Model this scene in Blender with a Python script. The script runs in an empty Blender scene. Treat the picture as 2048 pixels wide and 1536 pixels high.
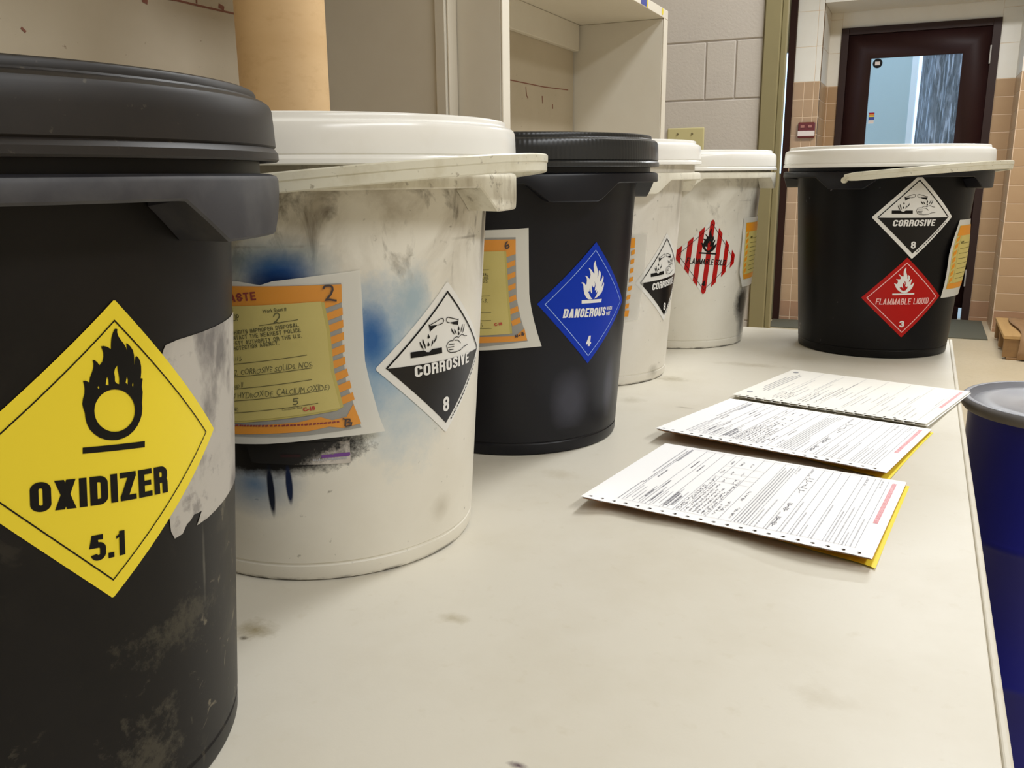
import bpy, bmesh, math, random
from mathutils import Vector, Matrix
from mathutils.geometry import tessellate_polygon

S = 1.2                      # every coordinate below is in 1.2 m units; meshes and locations are scaled by S
HC = 0.26386                 # camera height above the table top (table top is z = 0)
FLOOR = -0.617
CEIL = 1.65
PI = math.pi
random.seed(7)
scene = bpy.context.scene
COL = scene.collection

# ---------------------------------------------------------------- camera
RIGHT = Vector((0.90727154, 0.42045263, -0.0088286))
UP = Vector((-0.09021159, 0.21508135, 0.97242063))
FWD = Vector((-0.41075568, 0.88145312, -0.23306688))
cam_data = bpy.data.cameras.new('camera')
cam_data.sensor_width = 36.0
cam_data.lens = 1743.06 / 2048 * 36.0
cam_data.clip_start = 0.01
cam = bpy.data.objects.new('camera', cam_data)
COL.objects.link(cam)
m = Matrix.Identity(4)
for i in range(3):
    m[i][0] = RIGHT[i]; m[i][1] = UP[i]; m[i][2] = -FWD[i]
m[2][3] = HC * S
cam.matrix_world = m
scene.camera = cam

# ---------------------------------------------------------------- view, world, lights
vs = scene.view_settings
vs.view_transform = 'Standard'; vs.look = 'None'; vs.gamma = 1.0; vs.use_curve_mapping = False
vs.exposure = 0.0
scene.cycles.max_bounces = 8
scene.cycles.diffuse_bounces = 5
scene.cycles.transparent_max_bounces = 12
scene.cycles.sample_clamp_indirect = 4.0
scene.cycles.caustics_reflective = False
scene.cycles.caustics_refractive = False

world = bpy.data.worlds.new('sky'); scene.world = world
world.use_nodes = True
wn = world.node_tree.nodes; wn.clear()
bg = wn.new('ShaderNodeBackground'); wo = wn.new('ShaderNodeOutputWorld')
bg.inputs[0].default_value = (0.50, 0.72, 1.0, 1); bg.inputs[1].default_value = 2.4
world.node_tree.links.new(bg.outputs[0], wo.inputs[0])

def lamp(name, loc, sx, sy, power, col=(0.93, 0.955, 0.98), spread=170):
    d = bpy.data.lights.new(name, 'AREA'); d.shape = 'RECTANGLE'
    d.size = sx * S; d.size_y = sy * S; d.energy = power; d.color = col
    d.spread = math.radians(spread)
    o = bpy.data.objects.new(name, d); COL.objects.link(o)
    o.location = [c * S for c in loc]
    return o
# rows of ceiling fluorescents, the long one runs along the front of the table
lamp('ceiling_lamp_row', (0.25, 1.85, 1.60), 0.25, 1.2, 40)
lamp('ceiling_lamp_row_right', (1.35, -0.2, 1.60), 0.25, 2.0, 56)
lamp('ceiling_lamp_hall', (0.25, 4.3, 1.60), 0.9, 0.25, 54)

# ---------------------------------------------------------------- materials
def lin(c):
    out = []
    for v in c[:3]:
        v = v / 255.0
        out.append(v / 12.92 if v <= 0.04045 else ((v + 0.055) / 1.055) ** 2.4)
    return (*out, 1.0)

class NT:
    """small helper to wire a procedural material"""
    def __init__(s, name, col, rough=0.5, spec=0.5, coord='Object'):
        s.m = bpy.data.materials.new(name); s.m.use_nodes = True
        s.t = s.m.node_tree; s.n = s.t.nodes; s.l = s.t.links
        s.b = s.n['Principled BSDF']
        s.b.inputs['Roughness'].default_value = rough
        s.b.inputs['Specular IOR Level'].default_value = spec
        s.tc = s.n.new('ShaderNodeTexCoord').outputs[coord]
        s.col = None; s.base = lin(col)
        s.b.inputs['Base Color'].default_value = s.base
        s.rgh = None
    def _in(s, sock, v):
        if hasattr(v, 'default_value') or hasattr(v, 'is_linked'): s.l.new(v, sock)
        else: sock.default_value = v
    def math(s, op, a, b=0.0, clamp=False):
        n = s.n.new('ShaderNodeMath'); n.operation = op; n.use_clamp = clamp
        s._in(n.inputs[0], a); s._in(n.inputs[1], b)
        return n.outputs[0]
    def vec(s, op, a, b=(0, 0, 0)):
        n = s.n.new('ShaderNodeVectorMath'); n.operation = op
        s._in(n.inputs[0], a); s._in(n.inputs[1], b)
        return n.outputs['Value'] if op == 'LENGTH' else n.outputs[0]
    def ramp(s, v, lo, hi, a=0.0, b=1.0):
        n = s.n.new('ShaderNodeMapRange'); n.clamp = True
        s._in(n.inputs[0], v)
        for i, q in enumerate((lo, hi, a, b)): n.inputs[i + 1].default_value = q
        return n.outputs[0]
    def noise(s, scale, detail=4.0, rough=0.6, coord=None, stretch=None, distort=0.0):
        n = s.n.new('ShaderNodeTexNoise')
        n.inputs['Scale'].default_value = scale; n.inputs['Detail'].default_value = detail
        n.inputs['Roughness'].default_value = rough; n.inputs['Distortion'].default_value = distort
        c = coord or s.tc
        if stretch: c = s.vec('MULTIPLY', c, stretch)
        s.l.new(c, n.inputs['Vector'])
        return n.outputs[0]
    def mix(s, fac, col):
        n = s.n.new('ShaderNodeMix'); n.data_type = 'RGBA'
        s._in(n.inputs[0], fac)
        if s.col is None: n.inputs[6].default_value = s.base
        else: s.l.new(s.col, n.inputs[6])
        n.inputs[7].default_value = lin(col)
        s.col = n.outputs[2]
        s.l.new(s.col, s.b.inputs['Base Color'])
        return s
    def layer(s, scale, lo, hi, col, amt=1.0, detail=4.0, stretch=None, distort=0.0, mask=None):
        f = s.ramp(s.noise(scale, detail, stretch=stretch, distort=distort), lo, hi, 0.0, amt)
        if mask is not None: f = s.math('MULTIPLY', f, mask)
        return s.mix(f, col)
    def bump(s, h, strength=0.2, dist=0.002):
        n = s.n.new('ShaderNodeBump'); n.inputs['Strength'].default_value = strength
        n.inputs['Distance'].default_value = dist
        s.l.new(h, n.inputs['Height']); s.l.new(n.outputs[0], s.b.inputs['Normal'])
        return s
    def cyl(s):
        """(theta, z) of the local cylinder, z in scene units"""
        sp = s.n.new('ShaderNodeSeparateXYZ'); s.l.new(s.tc, sp.inputs[0])
        th = s.math('ARCTAN2', sp.outputs[1], sp.outputs[0])
        z = s.math('MULTIPLY', sp.outputs[2], 1.0 / S)
        cb = s.n.new('ShaderNodeCombineXYZ'); s.l.new(th, cb.inputs[0]); s.l.new(z, cb.inputs[1])
        return cb.outputs[0], th, z
    def blob(s, uv, c, r, nz=None, amt=0.6, soft=0.0, power=1.0):
        d = s.vec('LENGTH', s.vec('MULTIPLY', s.vec('SUBTRACT', uv, (c[0], c[1], 0)), (1 / r[0], 1 / r[1], 0)))
        if nz is not None: d = s.math('ADD', d, s.math('MULTIPLY', s.math('SUBTRACT', nz, 0.5), amt * 2))
        return s.ramp(d, 1.0, soft, 0.0, power)

def flat(name, col, rough=0.5, spec=0.5):
    return NT(name, col, rough, spec).m

MT = {}
def mk_materials():
    t = NT('table_laminate', (214, 208, 193), 0.42, 0.4)
    t.layer(9, 0.45, 0.75, (202, 194, 175), 0.6, 5)
    t.layer(70, 0.62, 0.8, (196, 186, 162), 0.35, 3)
    sp = t.n.new('ShaderNodeSeparateXYZ'); t.l.new(t.tc, sp.inputs[0])
    uv = t.vec('MULTIPLY', t.tc, (1 / S, 1 / S, 0))
    nz = t.noise(60, 5, 0.7)
    for c, r, col, p in [((-0.342, 0.364), (0.016, 0.014), (135, 118, 72), 0.75), ((-0.341, 0.354), (0.004, 0.003), (60, 45, 20), 0.9),
                         ((-0.239, 0.425), (0.012, 0.007), (150, 135, 95), 0.5), ((-0.285, 1.107), (0.03, 0.018), (150, 140, 112), 0.6),
                         ((-0.203, 1.233), (0.06, 0.015), (165, 152, 125), 0.5), ((-0.30, 0.978), (0.02, 0.02), (160, 150, 125), 0.4),
                         ((-0.231, 0.969), (0.012, 0.003), (120, 110, 90), 0.5), ((-0.277, 0.695), (0.02, 0.015), (185, 174, 150), 0.5),
                         ((-0.026, 0.429), (0.02, 0.012), (190, 180, 158), 0.5), ((-0.146, 0.3165), (0.006, 0.003), (70, 40, 60), 0.9)]:
        t.mix(t.blob(uv, c, r, nz, 0.9, 0.0, p), col)
    t.bump(t.noise(300, 2), 0.05, 0.001)
    MT['table'] = t.m
    MT['table_edge'] = NT('table_edge_band', (206, 199, 182), 0.5).layer(60, 0.5, 0.8, (190, 178, 150), 0.5).m
    MT['metal_leg'] = flat('painted_leg', (120, 116, 105), 0.4)

    # ---- pails
    t = NT('black_pail_scuffed', (16, 13, 11), 0.42, 0.22)
    uv, th, z = t.cyl()
    low = t.ramp(z, 0.22, 0.05, 0.0, 1.0)
    t.layer(7, 0.42, 0.72, (28, 24, 22), 0.8, 6)
    t.layer(22, 0.55, 0.64, (58, 53, 43), 0.6, 7, mask=t.math('MULTIPLY', low, t.ramp(t.noise(5, 2), 0.44, 0.56)), distort=1.2)
    t.layer(75, 0.60, 0.66, (116, 108, 90), 0.8, 5, mask=t.math('MULTIPLY', low, t.ramp(t.noise(6, 2), 0.47, 0.58)), distort=1.0)
    nz = t.noise(45, 6)
    t.mix(t.blob(uv, (0.80, 0.103), (0.012, 0.024), nz, 0.9, 0.2, 0.45), (110, 106, 94))
    nk = t.noise(90, 6, 0.75)
    t.mix(t.blob(uv, (0.66, 0.082), (0.24, 0.010), nk, 2.4, 0.2, 0.35), (92, 86, 70))
    t.mix(t.blob(uv, (0.46, 0.025), (0.14, 0.030), nk, 2.6, 0.2, 0.40), (92, 86, 72))
    MT['black_scuffed'] = t.m
    t = NT('black_lid_dusty', (25, 20, 17), 0.45, 0.4)
    t.layer(12, 0.4, 0.75, (42, 35, 29), 0.7, 6)
    t.layer(220, 0.68, 0.76, (100, 92, 78), 0.4, 3)
    MT['lid_dusty'] = t.m
    MT['collar_grey'] = NT('grey_black_collar', (46, 45, 49), 0.5).layer(40, 0.45, 0.8, (82, 80, 80), 0.6, 6).m
    t = NT('navy_black_pail', (15, 15, 21), 0.36, 0.3)
    uv, th, z = t.cyl()
    t.layer(6, 0.4, 0.8, (24, 24, 30), 0.8, 4)
    nz = t.noise(16, 4)
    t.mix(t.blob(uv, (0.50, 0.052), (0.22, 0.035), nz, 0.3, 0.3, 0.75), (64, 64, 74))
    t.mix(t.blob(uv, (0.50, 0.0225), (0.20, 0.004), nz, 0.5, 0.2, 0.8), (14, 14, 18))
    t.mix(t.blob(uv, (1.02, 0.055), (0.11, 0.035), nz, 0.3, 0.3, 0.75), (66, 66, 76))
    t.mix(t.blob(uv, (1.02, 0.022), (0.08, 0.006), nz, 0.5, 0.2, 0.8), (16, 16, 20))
    MT['navy'] = t.m
    t = NT('black_pail_far', (9, 8, 9), 0.38, 0.2)
    t.layer(7, 0.45, 0.8, (18, 16, 17), 0.7, 5)
    t.layer(45, 0.69, 0.73, (150, 145, 150), 0.7, 2, mask=t.ramp(t.noise(8, 1), 0.56, 0.62))
    MT['black_far'] = t.m
    t = NT('black_lid_ribbed', (34, 35, 36), 0.28, 0.5)
    uv, th, z = t.cyl()
    t.bump(t.math('SINE', t.math('MULTIPLY', th, 220.0)), 0.08, 0.0006)
    t.layer(10, 0.5, 0.8, (48, 47, 44), 0.6)
    MT['lid_ribbed'] = t.m
    MT['lid_white'] = NT('white_lid', (246, 244, 238), 0.22, 0.5).layer(16, 0.55, 0.85, (226, 220, 204), 0.5, 6).m

    def white_body(name, grime, blobs, base=(226, 221, 208)):
        t = NT(name, base, 0.42, 0.45)
        uv, th, z = t.cyl()
        t.layer(6, 0.4, 0.8, (206, 198, 180), 0.7, 6)
        up = t.ramp(z, 0.17, 0.24, 0.0, 1.0)
        t.layer(11, 0.42, 0.60, (134, 118, 90), 0.55 * grime, 7, stretch=(1, 1, 0.8), mask=up, distort=1.0)
        t.layer(38, 0.54, 0.66, (78, 66, 46), 0.75 * grime, 7, stretch=(1, 1, 0.45), mask=up, distort=0.8)
        t.layer(110, 0.68, 0.76, (90, 82, 66), 0.6, 4)
        nz = t.noise(26, 6, 0.7); nf = t.noise(140, 3, 0.8)
        for c, r, col, p, soft, fine, amt in blobs:
            t.mix(t.blob(uv, c, r, nf if fine else nz, amt, soft, p), col)
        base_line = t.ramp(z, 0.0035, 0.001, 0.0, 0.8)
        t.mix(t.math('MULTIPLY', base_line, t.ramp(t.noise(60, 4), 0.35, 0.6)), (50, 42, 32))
        t.mix(t.math('MULTIPLY', t.ramp(t.math('ABSOLUTE', t.math('SUBTRACT', z, 0.2235)), 0.0012, 0.0003), t.ramp(t.noise(18, 5), 0.48, 0.66, 0, 0.7 * grime)), (84, 72, 55))
        return t.m
    MT['white_graffiti'] = white_body('white_pail_graffiti', 1.0, [
        # centre(theta, z), radius, colour, strength, softness, fine noise, noise amount
        ((0.40, 0.140), (0.50, 0.075), (176, 190, 198), 1.0, 0.25, 0, 0.55),
        ((0.50, 0.186), (0.16, 0.022), (150, 172, 184), 0.8, 0.2, 0, 0.6),
        ((0.26, 0.158), (0.22, 0.052), (92, 140, 178), 1.0, 0.0, 0, 0.3),
        ((0.25, 0.164), (0.13, 0.026), (32, 90, 152), 1.3, 0.0, 0, 0.25),
        ((-0.22, 0.212), (0.34, 0.022), (92, 122, 138), 1.1, 0.0, 0, 0.3),
        ((-0.20, 0.206), (0.21, 0.018), (26, 72, 130), 1.3, 0.0, 0, 0.2),
        ((-0.22, 0.201), (0.18, 0.011), (8, 34, 78), 1.3, 0.0, 0, 0.2),
        ((-0.46, 0.070), (0.34, 0.026), (92, 120, 150), 1.0, 0.0, 0, 0.3),
        ((-0.42, 0.094), (0.66, 0.020), (16, 14, 13), 3.0, 0.0, 1, 0.16),
        ((-0.08, 0.098), (0.34, 0.018), (20, 17, 16), 1.9, 0.0, 1, 0.62),
        ((-0.362, 0.066), (0.026, 0.020), (14, 22, 40), 3.0, 0.0, 0, 0.10),
        ((-0.250, 0.070), (0.024, 0.015), (14, 30, 62), 3.0, 0.0, 0, 0.10),
        ((0.75, 0.035), (0.12, 0.012), (170, 160, 140), 0.5, 0.0, 0, 0.6)])
    MT['white_clean'] = white_body('white_pail_worn', 0.35, [
        ((0.95, 0.012), (0.14, 0.012), (150, 144, 128), 0.8, 0.0, 0, 0.8),
        ((0.45, 0.10), (0.05, 0.02), (170, 165, 152), 0.6, 0.0, 0, 0.8)], (228, 223, 212))
    MT['white_smudged'] = white_body('white_pail_smudged', 0.55, [
        ((1.14, 0.066), (0.26, 0.036), (20, 18, 18), 1.7, 0.0, 1, 0.22),
        ((1.20, 0.030), (0.18, 0.045), (60, 58, 58), 1.0, 0.0, 0, 0.3),
        ((1.25, 0.215), (0.24, 0.05), (90, 82, 74), 1.0, 0.0, 0, 0.4),
        ((0.30, 0.235), (0.22, 0.014), (150, 140, 118), 0.7, 0.0, 0, 0.4)], (228, 224, 212))
    def white_collar(name, grime):
        return NT(name, (228, 223, 206), 0.45).layer(40, 0.45, 0.72, (150, 134, 104), 0.65 * grime, 7, stretch=(1, 1, 0.4)).layer(130, 0.6, 0.72, (100, 86, 62), 0.6 * grime, 4).m
    MT['collar_dirty'] = white_collar('white_collar_dirty', 1.0)
    MT['collar_white'] = white_collar('white_collar', 0.35)
    t = NT('bail_plastic', (222, 218, 200), 0.35)
    t.layer(40, 0.5, 0.75, (190, 180, 150), 0.6, 6).layer(150, 0.64, 0.72, (110, 95, 70), 0.6, 4)
    t.b.inputs['Subsurface Weight'].default_value = 0.25
    t.b.inputs['Subsurface Radius'].default_value = (0.01, 0.009, 0.007)
    MT['bail'] = t.m

    # ---- print
    MT['yellow'] = flat('placard_yellow', (232, 208, 40), 0.5)
    MT['blue'] = flat('placard_blue', (0, 48, 168), 0.45, 0.2)
    MT['red'] = flat('placard_red', (176, 14, 8), 0.45, 0.25)
    MT['paper_white'] = flat('placard_white', (226, 224, 218), 0.45)
    MT['ink'] = flat('black_ink', (12, 10, 8), 0.5, 0.2)
    MT['ink_film'] = flat('black_print_film', (18, 16, 16), 0.3, 0.35)
    MT['print_white'] = flat('white_print', (228, 226, 222), 0.45)
    MT['print_pink'] = flat('pale_pink_print', (240, 190, 185), 0.45)
    MT['print_lightblue'] = flat('pale_blue_print', (150, 180, 235), 0.45)
    MT['orange'] = flat('label_orange', (226, 146, 22), 0.5)
    MT['slip'] = NT('yellow_slip_paper', (206, 190, 110), 0.6).layer(30, 0.4, 0.8, (192, 176, 96), 0.5).m
    MT['slip_edge'] = flat('slip_edge_paper', (190, 174, 88), 0.6)
    MT['marker'] = flat('marker_ink', (44, 16, 20), 0.5)
    MT['pen'] = flat('pen_ink', (96, 92, 40), 0.6)
    MT['print_olive'] = flat('slip_print', (92, 86, 30), 0.6)
    MT['red_print'] = flat('red_print', (190, 40, 24), 0.5)
    MT['maroon_print'] = flat('maroon_print', (140, 36, 22), 0.5)
    MT['purple'] = flat('purple_print', (112, 62, 140), 0.5)
    MT['residue'] = NT('paper_residue', (176, 170, 161), 0.7).layer(14, 0.42, 0.62, (122, 116, 112), 0.8, 7).layer(24, 0.52, 0.64, (84, 79, 78), 0.75, 7, stretch=(1, 1, 0.6)).layer(80, 0.58, 0.7, (84, 79, 78), 0.5, 5).m
    MT['label_dirty'] = NT('worn_label', (214, 208, 200), 0.6).layer(30, 0.45, 0.7, (150, 140, 128), 0.6, 6).m

    def film(name, col, alpha, rough, gloss=None):
        m = bpy.data.materials.new(name); m.use_nodes = True
        n = m.node_tree.nodes; l = m.node_tree.links; n.clear()
        o = n.new('ShaderNodeOutputMaterial'); mx = n.new('ShaderNodeMixShader')
        tr = n.new('ShaderNodeBsdfTransparent'); p = n.new('ShaderNodeBsdfPrincipled')
        p.inputs['Base Color'].default_value = lin(col); p.inputs['Roughness'].default_value = rough
        mx.inputs[0].default_value = alpha
        l.new(tr.outputs[0], mx.inputs[1]); l.new(p.outputs[0], mx.inputs[2]); l.new(mx.outputs[0], o.inputs[0])
        return m
    MT['pouch'] = film('milky_pouch_film', (224, 221, 211), 0.88, 0.3)
    MT['pouch_clear'] = film('hazy_pouch_film', (226, 224, 216), 0.34, 0.18)
    MT['window'] = film('clear_pouch_window', (230, 228, 220), 0.05, 0.12)
    MT['grey_film'] = film('grey_window_film', (160, 158, 152), 0.8, 0.3)
    MT['glass'] = film('window_glass', (150, 175, 185), 0.10, 0.05)

    # ---- forms
    MT['form_white'] = flat('form_white', (254, 253, 252), 0.6)
    MT['form_cream'] = flat('form_cream', (246, 243, 234), 0.6)
    MT['form_brown'] = flat('form_brown', (186, 132, 76), 0.6)
    MT['form_yellow'] = flat('form_yellow', (246, 222, 60), 0.6)
    MT['form_ink'] = flat('form_ink', (172, 172, 178), 0.6)
    MT['form_light'] = flat('form_light_ink', (196, 196, 200), 0.6)
    MT['form_pen'] = flat('form_pen', (112, 112, 122), 0.6)
    MT['form_red'] = flat('form_red', (240, 165, 172), 0.6)

    # ---- room
    t = NT('painted_block', (196, 188, 178), 0.6); t.layer(4, 0.4, 0.7, (188, 180, 172), 0.6)
    t.bump(t.noise(110, 4), 0.35, 0.003); MT['block'] = t.m
    MT['mortar'] = flat('painted_mortar', (184, 175, 166), 0.8)
    MT['wall_paint'] = NT('wall_paint', (206, 201, 192), 0.7).layer(3, 0.4, 0.8, (196, 188, 172), 0.5).m
    MT['ceil'] = flat('ceiling_paint', (228, 224, 212), 0.8)
    MT['white_block'] = NT('cream_painted_block', (236, 230, 218), 0.45).layer(8, 0.4, 0.8, (228, 220, 206), 0.5).m
    MT['tile'] = NT('tan_glazed_tile', (184, 151, 114), 0.3).layer(5, 0.35, 0.75, (174, 140, 104), 0.7).m
    MT['tile_base'] = NT('tan_base_tile', (172, 132, 100), 0.4).layer(5, 0.35, 0.75, (158, 120, 90), 0.7).m
    MT['grout'] = flat('pale_grout', (226, 200, 170), 0.8)
    MT['floor'] = NT('beige_floor', (210, 194, 164), 0.35).layer(3, 0.4, 0.7, (202, 185, 152), 0.6).layer(60, 0.5, 0.8, (176, 160, 130), 0.4).m
    MT['mat'] = NT('grey_mat', (98, 96, 80), 0.8).layer(120, 0.4, 0.7, (84, 82, 68), 0.6).m
    MT['olive'] = NT('olive_door_frame', (140, 130, 94), 0.5).layer(8, 0.4, 0.8, (130, 120, 86), 0.5).m
    MT['olive_dark'] = flat('olive_stop', (118, 108, 76), 0.5)
    MT['brown_post'] = flat('dark_brown_post', (44, 20, 10), 0.6, 0.2)
    MT['door'] = NT('dark_brown_door', (46, 24, 22), 0.5, 0.25).layer(6, 0.4, 0.8, (40, 20, 18), 0.6).m
    MT['door_frame'] = flat('dark_brown_frame', (50, 31, 25), 0.5, 0.3)
    MT['steel'] = NT('steel', (170, 165, 158), 0.35).m
    MT['shelf'] = NT('shelf_paint', (216, 210, 196), 0.5).layer(7, 0.4, 0.8, (208, 200, 184), 0.6).m
    MT['shelf_edge'] = flat('shelf_edge_paint', (222, 214, 198), 0.45)
    MT['back_board'] = NT('backboard_paint', (188, 176, 154), 0.6).layer(9, 0.4, 0.8, (176, 164, 140), 0.6).layer(60, 0.7, 0.76, (110, 84, 66), 0.7, 3).m
    MT['rust_mark'] = flat('rust_mark', (132, 84, 68), 0.7)
    t = NT('kraft_tube', (232, 196, 146), 0.65)
    t.layer(6, 0.35, 0.7, (220, 182, 130), 0.7, 5, stretch=(1, 1, 3)).layer(40, 0.55, 0.75, (212, 172, 120), 0.5, 5, stretch=(1, 1, 2))
    MT['kraft'] = t.m
    MT['cardboard'] = NT('brown_wrap', (158, 122, 84), 0.6).layer(9, 0.4, 0.7, (136, 100, 66), 0.7, 5, stretch=(3, 1, 1)).m
    t = NT('pallet_wood', (192, 152, 96), 0.7); t.layer(12, 0.35, 0.7, (160, 120, 70), 0.7, 6, stretch=(1, 0.1, 1)); MT['wood'] = t.m
    MT['wood_dark'] = NT('pallet_wood_dark', (150, 112, 66), 0.7).layer(12, 0.35, 0.7, (116, 84, 50), 0.7, 6).m
    MT['drum_blue'] = NT('drum_blue', (0, 14, 128), 0.42, 0.5).layer(5, 0.4, 0.8, (0, 10, 104), 0.6).m
    t = NT('drum_lid_grey', (118, 118, 123), 0.4, 0.5)
    uvd = t.vec('MULTIPLY', t.tc, (1 / S, 1 / S, 0))
    t.layer(10, 0.4, 0.7, (100, 100, 106), 0.7, 5)
    t.mix(t.blob(uvd, (-0.02, 0.0), (0.085, 0.08), t.noise(12, 5), 0.5, 0.2, 0.7), (150, 146, 146))
    t.mix(t.blob(uvd, (-0.005, -0.012), (0.055, 0.045), t.noise(14, 5), 0.5, 0.1, 1.1), (62, 50, 46))
    MT['drum_lid'] = t.m
    MT['drum_ring'] = NT('drum_ring_grey', (112, 110, 110), 0.5).layer(14, 0.4, 0.7, (92, 90, 90), 0.7, 5).m
    MT['ivory'] = flat('ivory_plate', (200, 190, 140), 0.45)
    MT['maroon'] = flat('maroon_plastic', (104, 30, 26), 0.4)
    MT['cream_plastic'] = flat('cream_plastic', (226, 212, 204), 0.4)
    MT['pink_plastic'] = flat('dull_pink_plastic', (170, 110, 98), 0.4)
    MT['sticker_yellow'] = flat('sticker_yellow', (226, 206, 60), 0.5)
    MT['sticker_blue'] = flat('sticker_blue', (58, 70, 150), 0.5)
    t = NT('tree_bark', (120, 118, 124), 0.9)
    t.layer(16, 0.38, 0.62, (52, 50, 60), 0.9, 7, stretch=(1, 1, 0.10)).layer(30, 0.5, 0.7, (170, 168, 176), 0.7, 6, stretch=(1, 1, 0.3))
    t.layer(48, 0.54, 0.64, (205, 204, 214), 0.8, 5, stretch=(1, 1, 0.08)).layer(34, 0.56, 0.64, (40, 40, 52), 0.8, 5, stretch=(1, 1, 0.12))
    t.bump(t.noise(16, 7, stretch=(1, 1, 0.1)), 0.8, 0.03); MT['bark'] = t.m
    MT['outer_wall'] = flat('pale_outer_wall', (196, 208, 206), 0.8)
    MT['outer_trim'] = flat('white_outer_trim', (250, 250, 250), 0.6)
    MT['ground'] = flat('outdoor_paving', (190, 188, 180), 0.9)
mk_materials()
# ---------------------------------------------------------------- object helpers
def props(o, label=None, cat=None, group=None, kind=None):
    if label: o['label'] = label
    if cat: o['category'] = cat
    if group: o['group'] = group
    if kind: o['kind'] = kind
    return o

def root(name, loc, rz=0.0, label=None, cat=None, group=None):
    o = bpy.data.objects.new(name, None); COL.objects.link(o)
    o.empty_display_size = 0.05
    o.location = [c * S for c in loc]; o.rotation_euler = (0, 0, rz)
    return props(o, label, cat, group)

def link(name, me, mat, parent=None, loc=None, smooth=False, angle=None):
    if mat is not None and not me.materials:
        for q in (mat if isinstance(mat, (list, tuple)) else [mat]): me.materials.append(q)
    o = bpy.data.objects.new(name, me); COL.objects.link(o)
    if parent is not None: o.parent = parent
    if loc is not None: o.location = [c * S for c in loc]
    if smooth:
        for p in me.polygons: p.use_smooth = True
        if angle is not None:
            bm = bmesh.new(); bm.from_mesh(me)
            for e in bm.edges:
                if len(e.link_faces) == 2 and e.calc_face_angle(0) > angle: e.smooth = False
            bm.to_mesh(me); bm.free()
    return o

def mesh(name, verts, faces):
    me = bpy.data.meshes.new(name)
    me.from_pydata([(x * S, y * S, z * S) for x, y, z in verts], [], faces)
    me.update()
    return me

def bm_mesh(name, bm):
    for v in bm.verts: v.co *= S
    bmesh.ops.recalc_face_normals(bm, faces=bm.faces)
    me = bpy.data.meshes.new(name); bm.to_mesh(me); bm.free()
    return me

def add_box(bm, lo, hi, bevel=0.0, seg=1):
    ret = bmesh.ops.create_cube(bm, size=1.0)
    vs_ = ret['verts']
    for v in vs_:
        v.co = Vector([lo[i] + (v.co[i] + 0.5) * (hi[i] - lo[i]) for i in range(3)])
    if bevel > 0:
        es = list({e for v in vs_ for e in v.link_edges})
        bmesh.ops.bevel(bm, geom=es, offset=bevel, segments=seg, affect='EDGES', profile=0.5)
    return vs_

def box(name, lo, hi, mat, parent=None, bevel=0.0, kind=None, seg=1):
    bm = bmesh.new(); add_box(bm, lo, hi, bevel, seg)
    o = link(name, bm_mesh(name, bm), mat, parent)
    if kind: o['kind'] = kind
    return o

def lathe(name, prof, mat, parent=None, n=128, loc=None, angle=0.6):
    verts, faces = [], []
    ring = []
    for r, z in prof:
        if r < 1e-6:
            ring.append([len(verts)]); verts.append((0, 0, z))
        else:
            ring.append(list(range(len(verts), len(verts) + n)))
            verts += [(r * math.cos(2 * PI * k / n), r * math.sin(2 * PI * k / n), z) for k in range(n)]
    for a, b in zip(ring, ring[1:]):
        for k in range(n):
            k2 = (k + 1) % n
            if len(a) == 1 and len(b) == 1: continue
            if len(a) == 1: faces.append((a[0], b[k2], b[k]))
            elif len(b) == 1: faces.append((a[k], a[k2], b[0]))
            else: faces.append((a[k], a[k2], b[k2], b[k]))
    me = mesh(name, verts, faces)
    bm = bmesh.new(); bm.from_mesh(me); bmesh.ops.recalc_face_normals(bm, faces=bm.faces); bm.to_mesh(me); bm.free()
    return link(name, me, mat, parent, loc, True, angle)

# ---------------------------------------------------------------- flat art wrapped on surfaces
_glyphs = {}
def text_tris(s, bold=0.0, res=3):
    key = (s, bold)
    if key in _glyphs: return _glyphs[key]
    c = bpy.data.curves.new('lettering', 'FONT'); c.body = s; c.size = 1.0
    c.offset = bold; c.resolution_u = res
    o = bpy.data.objects.new('lettering', c)
    me = o.to_mesh()
    v = [(p.co.x, p.co.y) for p in me.vertices]; f = [tuple(p.vertices) for p in me.polygons]
    o.to_mesh_clear(); bpy.data.objects.remove(o); bpy.data.curves.remove(c)
    x0 = min(p[0] for p in v); x1 = max(p[0] for p in v)
    _glyphs[key] = (v, f, x0, x1)
    return _glyphs[key]

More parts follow.
